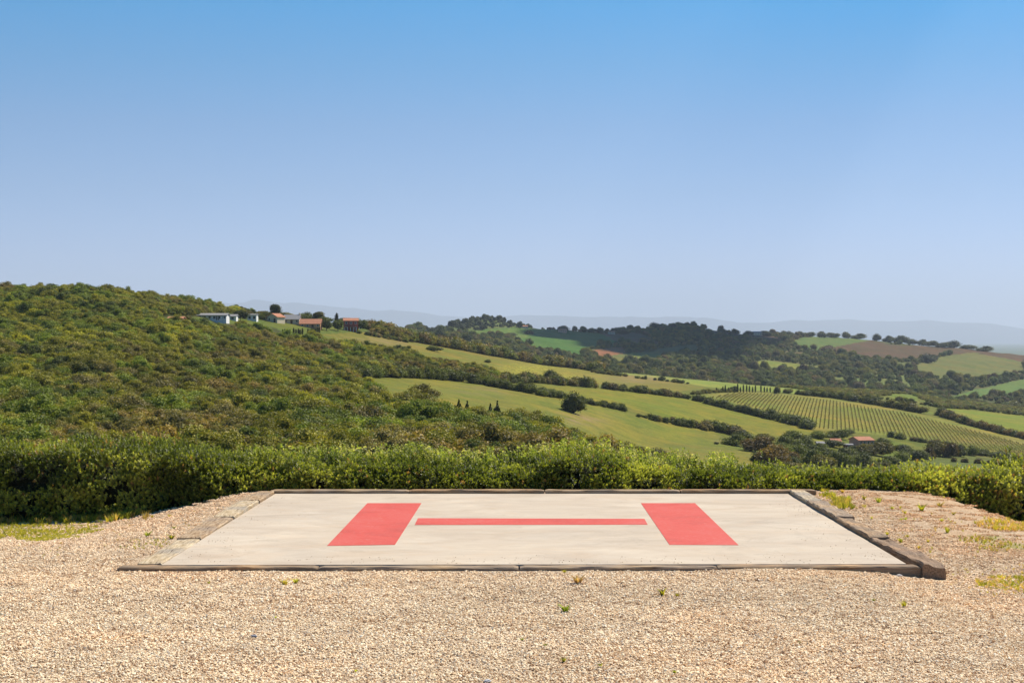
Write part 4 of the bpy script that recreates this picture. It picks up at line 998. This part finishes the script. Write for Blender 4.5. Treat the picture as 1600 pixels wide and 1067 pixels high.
# ------------------------------------------------------------------ railway sleepers round the pad
def sleeper(p0, p1, width, top, height_, wood, label, seed, wear=0.012, chip=0.0, side=1):
    """beam from p0 to p1 (plan points of its inner top edge); width offset to the 'side' normal"""
    r = np.random.default_rng(seed); p0 = np.array(p0, float); p1 = np.array(p1, float)
    L = np.linalg.norm(p1 - p0); ang = math.atan2(p1[1] - p0[1], p1[0] - p0[0]); n = 44; m = 7
    # cross-section ring: m points bottom/side/top
    prof = []
    w, h = width, height_; bev = 0.014
    prof = [(0, -h), (0, -h * 0.5), (0, -bev), (bev, 0), (w * .28, 0), (w * .5, 0), (w * .72, 0), (w - bev, 0), (w, -bev), (w, -h * 0.5), (w, -h)]
    V = []; m = len(prof)
    for i in range(n + 1):
        s = i / n * L; e = min(s, L - s); endw = 0.012 * max(0, 1 - e / 0.05)
        bow = 0.010 * math.sin(3.1 * i / n + seed)
        for j, (a, b) in enumerate(prof):
            nz = wear * float(vnoise(s * 3.2 + seed, j * 1.3, seed, 3)); ny_ = wear * 0.8 * float(vnoise(s * 2.6, j * 1.1 + seed * 3, seed + 1, 3))
            zz = b + (nz if b > -h * 0.8 else 0) - (endw if b > -h * .4 else 0)
            if chip and a > w * .45 and b > -h * .3: zz -= chip * max(0.0, float(vnoise(s * 2.1 + 9, 0.5, seed + 5, 3)) + 0.25)
            V.append((s, side * (a + ny_ + bow), zz))
    fs = []
    for i in range(n):
        for j in range(m - 1):
            q = (i * m + j, i * m + j + 1, (i + 1) * m + j + 1, (i + 1) * m + j); fs.append(q if side < 0 else q[::-1])
    ends = np.array([list(range(m)), [n * m + k for k in range(m)]])
    o = link('sleeper', np_mesh('sleeper', V, [np.array(fs), ends], [WOODS[wood]]))
    o.location = (p0[0], p0[1], top); o.rotation_euler = (0, 0, ang)
    tag(o, label, 'railway sleeper', 'timber sleepers edging the helipad'); return o
g = 0.012
# front row (ends read from the photograph), y of the inner edge just before the slab
fy = [gp(252, 882)[1], gp(1416, 880.5)[1]]
def fx(u, Y=20.62): return (u - 800) / F * Y
fr = [(186, 497, 'brown', 'first sleeper of the front row, at the near left corner, reddish brown face'), (498.5, 810, 'grey', 'second sleeper of the front row from the left, below the left red bar'),
      (812.5, 1120, 'grey', 'third sleeper of the front row, in the middle right of the near edge'), (1121.5, 1437, 'brown', 'rightmost sleeper of the front row, standing clear of the gravel')]
for i, (a_, b_, wd, lab) in enumerate(fr):
    y0 = 20.74 + [0, .0, .01, .03][i]
    sleeper((fx(a_), y0), (fx(b_), y0 + 0.01), 0.22, [-0.006, -0.012, -0.008, -0.002][i], 0.24, wd, lab, 21 + i, wear=0.011, side=-1)
bk = [(424, 639.5, 'grey', 'leftmost sleeper of the back row below the hedge'), (640.5, 850.5, 'brown', 'second sleeper from the left of the back row'),
      (852, 1061, 'grey', 'third sleeper from the left of the back row'), (1062.5, 1273, 'brown', 'rightmost sleeper of the back row, poking past the corner')]
for i, (a_, b_, wd, lab) in enumerate(bk):
    sleeper((fx(a_, 30.4), 30.25 - .004 * i), (fx(b_, 30.4), 30.25), 0.23, 0.060 + [0, .004, 0.0, .006][i], 0.22, wd, lab, 31 + i, wear=0.009, side=1)
Lf, Ln = np.array(gp(430, 771)), np.array(gp(252, 882)); Rf, Rn = np.array(gp(1231.5, 771)), np.array(gp(1416, 880.5))
def along(A, B, y): t_ = (y - A[1]) / (B[1] - A[1]); return A + (B - A) * t_
lf = [(20.77, 23.27, 'pale', 'nearest sleeper of the left row, bleached cream'), (23.29, 25.95, 'grey', 'second sleeper of the left row, grey and cracked'),
      (25.97, 28.5, 'pale', 'third sleeper of the left row, cream with a dark notched end'), (28.52, 30.22, 'grey', 'farthest short grey sleeper of the left row')]
for i, (y0, y1, wd, lab) in enumerate(lf):
    a_ = along(Ln, Lf, y0) - np.array([.012, 0]); b_ = along(Ln, Lf, y1) - np.array([.012, 0])
    sleeper(a_, b_, [0.31, 0.35, 0.33, 0.30][i], [0.02, 0.035, 0.055, 0.058][i], 0.2, wd, lab, 41 + i, wear=0.014, side=1)
rf_ = [(20.50, 23.15, 'dark', 'nearest sleeper of the right row, dark and badly worn with a squared end block'), (23.18, 25.72, 'brown', 'second sleeper of the right row, brown with a rotted outer edge'),
       (25.74, 28.3, 'grey', 'third sleeper of the right row with a splintered grey top'), (28.32, 30.235, 'pale', 'farthest sleeper of the right row, pale brown')]
for i, (y0, y1, wd, lab) in enumerate(rf_):
    dx = 0.02 if i else 0.05
    a_ = along(Rn, Rf, y0) + np.array([dx, 0]); b_ = along(Rn, Rf, y1) + np.array([dx - (0.03 if i == 0 else 0), 0])
    if i == 0: a_[0] = fx(1440, 20.5); 
    sleeper(a_, b_, [0.30, 0.29, 0.31, 0.28][i], [0.045, 0.065, 0.078, 0.07][i], 0.26, wd, lab, 51 + i, wear=[0.03, 0.014, 0.016, 0.01][i], chip=[0.06, 0.05, 0.03, 0][i], side=-1)

# ------------------------------------------------------------------ gravel (stuff)
t = NT('gravel_stones'); sv = t.attr('shade').outputs['Fac']; ti = t.attr('tint', 'INSTANCER').outputs['Color']
c = t.ramp(sv, [(0.0, (0.30, 0.17, 0.09)), (0.10, (0.50, 0.33, 0.20)), (0.27, (0.78, 0.61, 0.40)), (0.55, (0.89, 0.75, 0.53)), (0.85, (0.93, 0.83, 0.64)), (0.985, (0.92, 0.88, 0.76)), (1.0, (0.40, 0.35, 0.30))])
c = t.mix(1.0, c, ti, 'MULTIPLY'); c = t.mix(0.25, c, t.mix(1.0, c, t.ramp(t.noise(60, 3), [(0.3, (0.5, 0.45, 0.4)), (0.6, (1, 1, 1))]), 'MULTIPLY'))
t.bsdf(c, 0.8, spec=0.25); M_stone = t.m
def stone_patch(seed, n=80, rad=0.15, smin=0.006, smax=0.0145):
    r = np.random.default_rng(seed); vs, fs, sh = [], [], []; off = 0
    for k in range(n):
        a = r.uniform(0, 6.28); q = math.sqrt(r.uniform(0, 1)) * rad; s = r.uniform(smin, smax) * (1.5 if r.uniform() > .94 else 1)
        A = np.linalg.qr(np.eye(3) + r.normal(size=(3, 3)) * .35)[0]
        w = ICO1 * (1 + r.uniform(-.28, .18, (len(ICO1), 1))) * np.array([s, s * r.uniform(.6, .95), s * r.uniform(.35, .6)])
        w = w @ A.T + np.array([math.cos(a) * q, math.sin(a) * q, s * r.uniform(0.0, 0.55)])
        vs.append(w); fs.append(ICOF1[:] + off); off += len(w); sh.append(np.full(len(w), r.uniform(0, 1)))
    return np_mesh('stone_patch', np.concatenate(vs), np.concatenate(fs), [M_stone], dict(shade=np.concatenate(sh)))
patches = [stone_patch(600 + i) for i in range(7)]
r = np.random.default_rng(61); P = []
y = 12.3
while y < 31.2:
    sp = 0.175 if y < 21 else 0.21
    xs = np.arange(-0.335 * y - .4, 0.335 * y + .4, sp); xs = xs + r.uniform(-.5, .5, len(xs)) * sp
    P.append(np.column_stack([xs, y + r.uniform(-.5, .5, len(xs)) * sp])); y += sp * 0.95
P = np.concatenate(P)
inpad = (P[:, 0] > -4.97) & (P[:, 0] < 5.62) & (P[:, 1] > 20.42) & (P[:, 1] < 30.6)
ug = 800 + F * P[:, 0] / P[:, 1]; vg = HOR + F * (H - near_z(P[:, 0], P[:, 1])) / P[:, 1]
gmask = in_poly(ug, vg, [(-900, 810), (150, 812), (160, 824), (70, 846), (0, 842), (-900, 850)])
soilp = np.interp(P[:, 0], [5.5, 7.0], [0, 1]) * np.interp(P[:, 1], [20.5, 24], [0.0, 1])
keep = ~inpad & ~(gmask & (r.uniform(0, 1, len(P)) < 0.35 + 0.6 * vnoise(P[:, 0] * 2, P[:, 1] * 2, 12, 2))) & ~(r.uniform(0, 1, len(P)) < soilp * 0.72)
P = P[keep]; soilp = soilp[keep]; n = len(P)
grit = []
for k in range(150):
    e = r.uniform(); q = abs(r.normal()) * 0.35
    grit.append((r.uniform(-4.4, 5.0), 20.85 + q) if e < .45 else (-4.40 + q, r.uniform(21, 30)) if e < .72 else (5.02 - q, r.uniform(21, 30)))
grit = np.array(grit)
bn = vnoise(P[:, 0] * .5, P[:, 1] * .7, 66, 3)
tn = np.array([1.13, 1.055, 0.94])[None] * (1 + 0.16 * bn[:, None]); tn = tn * (1 - np.clip(bn, 0, 1)[:, None] * np.array([0.02, 0.12, 0.22]))
farf = np.interp(P[:, 1], [17, 22, 30], [0, 0.35, 0.6])[:, None]
tn = tn * (1 - farf * np.array([0.02, 0.12, 0.17])); tn = tn * (1 - soilp[:, None] * np.array([0.08, 0.25, 0.42]))
zz = near_z(P[:, 0], P[:, 1])
def grit_mesh(seed):
    r = np.random.default_rng(seed); vs, fs = [], []
    for k in range(4): vs.append(ICO1 * r.uniform(.004, .010) * np.array([1, .8, .6]) + np.array([r.normal() * .09, r.normal() * .09, .004])); fs.append(ICOF1 + 12 * k if len(ICO1) == 12 else ICOF1 + len(ICO1) * k)
    v = np.concatenate(vs); return np_mesh('grit', v, np.concatenate(fs), [M_stone], dict(shade=np.repeat(r.uniform(0.05, .9, 4), len(ICO1))))
ng_ = len(grit); P3 = np.concatenate([np.column_stack([P, zz + 0.003]), np.column_stack([grit, np.full(ng_, 0.002)])]); nt_ = len(P3)
o = scatter('gravel', P3, r.uniform(0.85, 1.15, nt_), r.uniform(0, 6.28, nt_), np.concatenate([tn, np.ones((ng_, 3)) * .9]), np.concatenate([r.integers(0, 7, n), 7 + r.integers(0, 3, ng_)]), patches + [grit_mesh(640 + q) for q in range(3)])
tag(o, 'loose pale crushed stone gravel spread round the helipad', 'gravel', kind='stuff'); print('gravel patches', n)
def rock(label, u, v, wpx, tintc, seed):
    r = np.random.default_rng(seed); x, y = gp(u, v, -0.07); z = float(near_z(x, y)); s = wpx * y / F / 2
    w = ICO2 * (1 + 0.18 * r.normal(size=(len(ICO2), 1)) * 0.5) * np.array([s, s * .7, s * .5])
    o = link('stone', np_mesh('stone', w, ICOF2, [plain('stone_%d' % seed, tintc, nscale=30)]), loc=(x, y, z + s * .3)); tag(o, label, 'stone')
rock('small blue grey stone lying alone on the near gravel, left of centre', 396, 995, 12, (0.20, 0.21, 0.24), 1)
rock('pale pointed stone leaning on the front of the rightmost front sleeper', 1405, 896, 10, (0.55, 0.50, 0.45), 2)
rock('small whitish stone on the gravel at the bottom edge of the photo', 762, 1064, 12, (0.62, 0.6, 0.58), 3)
rock('orange brown stone on the gravel near the bottom right of centre', 1212, 997, 8, (0.45, 0.22, 0.08), 4)

# ------------------------------------------------------------------ grass and weeds
def tuft(name, seed, n=26, h=1.0, spread=0.35, width=0.05, mat=M_grass, lean=0.5):
    r = np.random.default_rng(seed); V = []; Fq = []; va = []
    for k in range(n):
        a = r.uniform(0, 6.28); q = r.uniform(0, spread * .5); hh = h * r.uniform(.45, 1); ln = r.uniform(.1, lean) * hh
        b = np.array([math.cos(a) * q, math.sin(a) * q, 0]); d = np.array([math.cos(a), math.sin(a), 0]); a2 = a + r.uniform(-1.5, 1.5); sd = np.array([-math.sin(a2), math.cos(a2), 0]) * width * .5
        p1 = b + d * ln * .35 + np.array([0, 0, hh * .6]); p2 = b + d * ln + np.array([0, 0, hh]); o = len(V)
        V += [b - sd, b + sd, p1 + sd * .8, p1 - sd * .8, p2 + sd * .12, p2 - sd * .12]; Fq += [(o, o+1, o+2, o+3), (o+3, o+2, o+4, o+5)]; va += [r.uniform(0, 1)] * 6
    return np_mesh(name, np.array(V), np.array(Fq), [mat], dict(var=va))
tufts = [tuft('tuft', 700 + i) for i in range(5)]
r = np.random.default_rng(71)
GP, GS, GT = [], [], []
def grass_poly(poly, dens, hmin, hmax, tints, seed, zref=-0.3):
    r = np.random.default_rng(seed); us = [p[0] for p in poly]; vs = [p[1] for p in poly]
    ylo = F * (H + 0.9) / (max(vs) - HOR) * 0.8; yhi = min(33.0, F * (H + .9) / (min(vs) - HOR)); ylo = min(ylo, yhi - 1)
    P = polar_points(ylo, yhi, min(us) - 5, max(us) + 5, lambda y: 1 / math.sqrt(dens), r)
    z = near_z(P[:, 0], P[:, 1]); u = 800 + F * P[:, 0] / P[:, 1]; v = HOR + F * (H - z) / P[:, 1]
    ok = in_poly(u + 30 * vnoise(P[:, 0] * 1.6, P[:, 1] * 1.6, seed, 3), v + 7 * vnoise(P[:, 0] * 3, P[:, 1] * 3, seed + 2, 2), poly); P = P[ok]; z = z[ok]
    ok = r.uniform(0, 1, len(P)) < 0.55 + 0.8 * vnoise(P[:, 0] * 2.2, P[:, 1] * 2.2, seed, 3); P = P[ok]; z = z[ok]
    GP.append(np.column_stack([P, z])); GS.append(r.uniform(hmin, hmax, len(P))); k = r.integers(0, len(tints), len(P)); GT.append(np.array(tints)[k] * r.uniform(.8, 1.2, (len(P), 1)))
YG = (0.50, 0.46, 0.09); GR = (0.30, 0.31, 0.06); DRY = (0.62, 0.46, 0.20); DRY2 = (0.48, 0.37, 0.16)
grass_poly([(-300, 812), (140, 812), (165, 820), (150, 833), (70, 847), (0, 842), (-300, 850)], 260, 0.03, 0.07, [YG, GR, YG], 72)
grass_poly([(-300, 804), (120, 806), (215, 798), (230, 806), (140, 820), (-300, 818)], 130, 0.06, 0.20, [GR, YG, DRY2], 73)
grass_poly([(1490, 836), (1540, 838), (1600, 846), (1800, 860), (1800, 875), (1600, 866), (1545, 858), (1500, 846)], 300, 0.025, 0.06, [YG, DRY2, GR], 74)
grass_poly([(1530, 812), (1570, 815), (1640, 830), (1640, 838), (1560, 830)], 200, 0.04, 0.10, [DRY, DRY, YG], 75)
grass_poly([(1535, 908), (1570, 900), (1700, 900), (1700, 930), (1580, 930), (1545, 922)], 420, 0.03, 0.07, [GR, YG, DRY], 76)
grass_poly([(1470, 890), (1540, 885), (1620, 880), (1640, 940), (1560, 935), (1490, 912)], 60, 0.02, 0.05, [DRY, YG], 77)
grass_poly([(195, 852), (215, 842), (262, 845), (240, 862), (200, 868)], 120, 0.02, 0.05, [GR, YG], 78)
grass_poly([(60, 862), (120, 866), (110, 880), (30, 880)], 40, 0.02, 0.05, [YG], 79)
grass_poly([(1276, 772), (1300, 770), (1330, 782), (1345, 800), (1320, 806), (1296, 790)], 260, 0.05, 0.13, [YG, GR, DRY2], 80)
grass_poly([(1330, 792), (1380, 800), (1380, 806), (1335, 806)], 90, 0.03, 0.08, [DRY2, YG], 81)
grass_poly([(185, 888), (175, 880), (200, 872), (215, 878)], 60, 0.03, 0.06, [YG], 82)
grass_poly([(188, 891), (500, 893), (800, 893), (1200, 892), (1300, 889), (1300, 898), (800, 899), (188, 899)], 7, 0.02, 0.06, [YG, GR, DRY2], 85)
grass_poly([(0, 820), (300, 800), (380, 790), (330, 830), (150, 860), (0, 870)], 5, 0.02, 0.05, [YG, DRY2], 83)
grass_poly([(1380, 780), (1600, 840), (1640, 960), (1500, 930), (1400, 850)], 9, 0.02, 0.06, [DRY, YG, DRY2], 84)
GPa = np.concatenate(GP); n = len(GPa); sz = np.concatenate(GS)
o = scatter('grass', GPa, np.column_stack([sz * 1.3, sz * 1.3, sz]), r.uniform(0, 6.28, n), np.concatenate(GT), r.integers(0, 5, n), tufts)
tag(o, 'thin yellow green and dry grass on the edges of the gravel mound', 'grass', kind='stuff'); print('grass', n)

weedm = [tuft('leaves', 760 + i, n=22, width=0.16, lean=0.9, spread=.3) for i in range(4)]
rw = random.Random(9)
def weed(u, v, wpx, label, tint=YG):
    x, y = gp(u, v, -0.06)
    for _ in range(6):
        z = float(near_z(x, y)); x, y = gp(u, v, z)
    s = wpx * y / F * 0.85; o = link('weed', rw.choice(weedm), loc=(x, y, z)); o.scale = (s, s, s * .8); o.rotation_euler = (0, 0, rw.uniform(0, 6.28))
    o['tint'] = [float(c_ * rw.uniform(.8, 1.05)) for c_ in tint]; tag(o, label, 'weed', 'weeds growing in the gravel')
MW = [(1304,781,12),(1325,781,12),(1317,768,8),(1350,778,9),(1373,783,11),(1394,794,7),(1407,793,6),(1414,801,8),(1408,811,5),(1415,811,7),(1362,809,6),(1440,796,16),(1468,790,11),(1471,813,8),(1407,845,9),(1418,837,6),(1436,855,7),(1450,845,6),(1386,834,8),(1450,845,5),(1480,830,12),(1490,802,7)]
for k, (u, v, w) in enumerate(sorted(MW)):
    near = sorted(((abs(u - q[0]) + abs(v - q[1]), i) for i, q in enumerate(MW)))[1]
    where = 'far side' if v < 795 else 'middle' if v < 820 else 'near side'
    weed(u, v + 2, w * 1.25, '%s yellow weed on the %s of the right mound, %s from the left' % ('broad' if w > 10 else 'small' if w > 6 else 'tiny', where, (ORD + ['twenty first', 'twenty second'])[k]), YG)
for u, v, w, lab in [(884,956,22,'feathery green weed on the gravel, right of centre before the pad'), (1035,930,20,'low green weed patch on the gravel below the right red bar'), (1058,932,10,'small upright weed beside the low green weed patch'),
 (1413,948,16,'bright leafy weed on the near gravel before the right end of the pad'), (1365,939,8,'small yellow leaf weed left of the bright leafy one'), (445,914,16,'flat green weed just before the front sleepers at the left'), (462,911,14,'flat weed right of another before the left front sleepers'),
 (326,912,8,'tiny yellow weed on the gravel near the left front corner'), (903,912,26,'straw coloured dry weed before the middle of the front sleepers'), (882,895,9,'small weed touching the third front sleeper'),
 (852,1010,10,'thin green sprig on the gravel left of the darker sprig'), (881,1034,14,'spindly green weed on the gravel below centre'), (938,1042,12,'dark green sprig near the bottom of the gravel'), (1054,1052,10,'yellow green sprig at the bottom right of centre'),
 (556,1050,9,'bright single leaf sprout at the bottom of the gravel'), (1250,1005,8,'yellow sprout right of the orange brown stone'), (430,966,7,'tiny sprout left of centre on the gravel'), (816,1000,8,'tiny sprout at the middle of the gravel'), (268,782 + 60,14,'green weed beside the left row of sleepers'),
 (230,838,14,'weed on the left mound above the cream sleeper'), (265,808,9,'bright round weed on the left mound near its crest'), (238,809,8,'smaller weed left of the bright round one'), (272,826,8,'small weed beside the grey left sleeper')]:
    weed(u, v, w, lab, (0.55, 0.46, 0.28) if 'dry' in lab or 'straw' in lab else GR if 'dark' in lab or 'feathery' in lab or 'low' in lab else YG)

# ------------------------------------------------------------------ the boundary hedge
HT_U = [-600, 0, 60, 150, 200, 260, 330, 360, 450, 520, 600, 640, 720, 800, 880, 940, 1000, 1080, 1130, 1200, 1300, 1400, 1450, 1500, 1560, 1600, 2200]
HT_V = [707, 711, 704, 699, 709, 704, 713, 726, 730, 726, 729, 724, 735, 731, 716, 716, 732, 735, 740, 741, 745, 743, 741, 746, 739, 735, 742]
HY = 32.3
def hedge_top(x): return H - (np.interp(800 + F * x / HY, HT_U, HT_V) - HOR) / F * HY
r = np.random.default_rng(90); hx0, hx1 = -16.0, 16.5
def sprig_arrays(seed, nl=13):
    r = np.random.default_rng(seed); P, D = [], []
    L = 0.13
    for k in range(nl):
        s = k / nl; a = k * 2.4; tip = np.array([0, 0, L * (0.25 + .75 * s)]); e = 0.5 + 0.6 * s
        D.append([math.cos(a) * math.cos(e), math.sin(a) * math.cos(e), math.sin(e)]); P.append(tip)
    P = np.array(P); D = np.array(D) + r.normal(size=(nl, 3)) * .18; D /= np.linalg.norm(D, axis=1, keepdims=True)
    up = np.array([0, 0, 1.0]); Sd = np.cross(D, up); Sd /= np.linalg.norm(Sd, axis=1, keepdims=True); Nn = np.cross(Sd, D)
    ll = r.uniform(.028, .052, (nl, 1)); w = ll * .5
    v = np.stack([P, P + D * ll * .5 + Sd * w * .5 + Nn * .004, P + D * ll, P + D * ll * .5 - Sd * w * .5 + Nn * .004], 1)
    return v.reshape(-1, 3), np.arange(nl * 4).reshape(-1, 4), np.repeat(np.linspace(0, 1, nl), 4)
SP = [sprig_arrays(910 + i) for i in range(6)]
def clump_noise(x, z): return 0.27 * vnoise(x * 1.5, z * 1.6, 41, 3) + 0.07 * vnoise(x * 5, z * 5, 43, 2)
n = 58000
x = r.uniform(hx0, hx1, n); w = r.uniform(0, 1, n); zt = hedge_top(x); zb = near_z(x, np.full(n, 31.5)) - 0.05
front = w < 0.56; y = np.zeros(n); z = np.zeros(n); out = np.zeros((n, 3))
hz = r.uniform(0, 1, n); z[front] = (zb + (zt - zb) * hz)[front]
bul = clump_noise(x, z); depth = np.abs(r.normal(size=n)) * 0.13
yf = 31.15 + 0.35 * (np.clip((z - zb) / (zt - zb), 0, 1)) ** 2.5 - bul
y[front] = (yf + depth)[front]
top = ~front; y[top] = r.uniform(31.4, 33.4, top.sum()); crown_n = 0.22 * vnoise(x * 1.1, y * 1.3, 51, 3) + 0.14 * vnoise(x * 3.5, y * 3.5, 53, 2)
tall = np.clip(r.normal(size=n) * 0.07, -0.2, 0.24) * (1 + vnoise(x * 3, y * 3, 57, 2))
z[top] = (zt + crown_n + tall - 0.16 * np.abs((y - 32.1) / 1.1) ** 2 - depth * .5)[top]
out[front] = [0, -1, 0.75]; out[top] = [0, -0.1, 1]; out += r.normal(size=(n, 3)) * 0.38; out /= np.linalg.norm(out, axis=1, keepdims=True)
cl = vnoise(x * 1.1, z * 1.4 + y, 61, 3); cl2 = vnoise(x * 0.5, y * .5, 67, 2)
HC = np.array([[0.085, 0.11, 0.024], [0.17, 0.20, 0.038], [0.36, 0.38, 0.11], [0.27, 0.17, 0.075]])
kf = np.clip(0.45 + cl * 1.1 + 0.4 * cl2 + r.normal(size=n) * .2, 0, 1)
tcol = np.where(kf[:, None] < .5, HC[0] + (HC[1] - HC[0]) * (kf[:, None] * 2), HC[1] + (HC[2] - HC[1]) * (kf[:, None] * 2 - 1))
hole = front & (vnoise(x * 2.6, z * 3.0, 71, 3) < -0.16 - 0.10 * hz) & (r.uniform(0, 1, n) < 0.9)
x, y, z, out, tcol, cl2, n = x[~hole], y[~hole], z[~hole], out[~hole], tcol[~hole], cl2[~hole], int((~hole).sum())
red = (r.uniform(0, 1, n) < 0.02 + 0.07 * (cl2 > 0.3)); tcol[red] = HC[3]
vs, fs, va, ti = [], [], [], []; off = 0; kk_ = r.integers(0, 6, n); sp_s = r.uniform(.8, 1.35, n); sp_a = r.uniform(0, 6.28, n)
for k in range(6):
    m = np.where(kk_ == k)[0]; v0, f0, a0 = SP[k]; nn = len(m)
    Z = out[m]; X = np.cross(Z, np.array([.3, 1, .2])); X /= np.linalg.norm(X, axis=1, keepdims=True); Yv = np.cross(Z, X)
    c_, s_ = np.cos(sp_a[m])[:, None], np.sin(sp_a[m])[:, None]; X2 = X * c_ + Yv * s_; Y2 = -X * s_ + Yv * c_
    W = (v0[None, :, 0:1] * X2[:, None] + v0[None, :, 1:2] * Y2[:, None] + v0[None, :, 2:3] * Z[:, None]) * sp_s[m][:, None, None] + np.column_stack([x[m], y[m], z[m]])[:, None]
    vs.append(W.reshape(-1, 3)); fs.append((f0[None] + (np.arange(nn) * len(v0))[:, None, None]).reshape(-1, 4) + off); off += nn * len(v0)
    va.append(np.tile(a0, nn)); ti.append(np.repeat(tcol[m], len(v0), 0))
hedge = empty('boundary_hedge', (0, 31.3, -0.2)); tag(hedge, 'long dense evergreen hedge running behind the helipad from edge to edge', 'hedge')
HV = np.concatenate(vs) - np.array([0, 31.3, -0.2])
link('foliage', np_mesh('hedge_foliage', HV, np.concatenate(fs), [M_hedge], dict(var=np.concatenate(va), tint=np.concatenate(ti))), hedge)
# solid hedge core in twig and leaf tones, blackened for inner shade, blocks light
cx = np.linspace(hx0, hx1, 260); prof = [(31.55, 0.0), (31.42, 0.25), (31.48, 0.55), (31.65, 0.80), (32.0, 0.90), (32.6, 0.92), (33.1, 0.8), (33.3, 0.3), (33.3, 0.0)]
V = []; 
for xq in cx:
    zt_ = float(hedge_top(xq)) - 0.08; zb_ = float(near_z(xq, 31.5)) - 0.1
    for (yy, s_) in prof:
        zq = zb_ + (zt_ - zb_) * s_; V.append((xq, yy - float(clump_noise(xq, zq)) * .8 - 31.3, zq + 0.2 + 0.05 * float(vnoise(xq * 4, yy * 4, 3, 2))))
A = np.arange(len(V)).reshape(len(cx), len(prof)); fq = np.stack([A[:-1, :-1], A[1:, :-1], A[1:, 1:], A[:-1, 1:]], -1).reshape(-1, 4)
link('shade_core', np_mesh('shade_core', V, fq, [plain('hedge_inside_shade', (0.022, 0.024, 0.010), nscale=25, var=.6, bstr=1, bdist=.05)], smooth=True), hedge)

# tall flowering weeds sticking out of the hedge
def stalk(seed, mat=M_grass):
    r = np.random.default_rng(seed); V = []; Fq = []; va = []
    v, f = tube([(0, 0, 0), (.02, .01, .5), (r.uniform(-.06, .06), r.uniform(-.06, .06), 1.0)], [.008, .006, .003], 4)
    V += [tuple(q) for q in v]; Fq += list(f); va += [.4] * len(v)
    for k in range(26):
        s = r.uniform(.25, 1); P = np.array([[.03 * s, .0, s]]) + r.normal(size=(1, 3)) * np.array([.05, .05, .02]); c_, ff = cards(P, r.normal(size=(1, 3)), [r.uniform(.035, .08)], r, 2.0)
        o = len(V); V += [tuple(q) for q in c_]; Fq += [tuple(i + o for i in q) for q in ff.tolist()]; va += [r.uniform(.4, 1)] * 4
    return np_mesh('stalk', np.array(V), np.array(Fq), [mat], dict(var=va))
stalks = [stalk(800 + i) for i in range(4)]
r = np.random.default_rng(95); us = np.concatenate([r.uniform(370, 780, 620), r.uniform(780, 960, 190), r.uniform(960, 1150, 200), r.uniform(1150, 1600, 220), r.uniform(0, 370, 160), r.uniform(1108, 1140, 60), r.uniform(630, 690, 110)])
n = len(us); y = r.uniform(32.0, 33.6, n); x = (us - 800) / F * y; hh = r.uniform(.20, .52, n)  * np.where((us > 1150) | (us < 370), .6, 1); z = hedge_top(x) - .12
pal = np.where(r.uniform(0, 1, (n, 1)) < .35, np.array([[0.42, 0.42, 0.24]]), np.array([[0.27, 0.32, 0.09]]))
o = scatter('tall_weeds', np.column_stack([x, y, z]), np.column_stack([hh, hh, hh]), r.uniform(0, 6.28, n), pal, r.integers(0, 4, n), stalks)
tag(o, 'pale wispy weed stalks rising above the top of the hedge', 'weeds', kind='stuff')

# ------------------------------------------------------------------ a fair-weather cloud above the frame, shading the far ridge
r = np.random.default_rng(140); vs, fs = [], []; off = 0; cb = S / S.z * 1700
for (px, py, sx, sy) in [(215, 2480, 130, 330), (110, 2520, 90, 200), (320, 2760, 120, 210), (260, 2350, 80, 180)]:
    for q in range(5):
        w = ICO2 * (1 + 0.10 * r.normal(size=(len(ICO2), 1))) * np.array([sx, sy, 80 + 30 * r.uniform()]) * r.uniform(.55, .9)
        w[:, 2] = np.maximum(w[:, 2], -25)
        w += np.array([px + cb.x + r.uniform(-.4, .4) * sx, py + cb.y + r.uniform(-.4, .4) * sy, 1700 + r.uniform(0, 25)])
        vs.append(w); fs.append(ICOF2 + off); off += len(w)
tc_ = NT('cloud_white'); tc_.bsdf((0.85, 0.85, 0.86), 1.0)
tag(link('cloud', np_mesh('cloud', np.concatenate(vs), np.concatenate(fs), [tc_.m], smooth=True)), kind='structure')

# ------------------------------------------------------------------ haze
v_, f_ = box_v(-45000, 45000, -60, 57000, -103, 1500)
t = NT('haze'); pv = t.n('ShaderNodeVolumePrincipled'); pv.inputs['Color'].default_value = (0.775, 0.88, 1.0, 1); pv.inputs['Density'].default_value = 4.4e-5
pv.inputs['Anisotropy'].default_value = 0.15
t.l(pv.outputs[0], t.out.inputs['Volume'])
o = link('haze', np_mesh('haze', v_, np.array(f_), [t.m])); tag(o, kind='stuff')
tag(o, 'pale blue air haze filling the valley out to the distant mountains', 'haze')
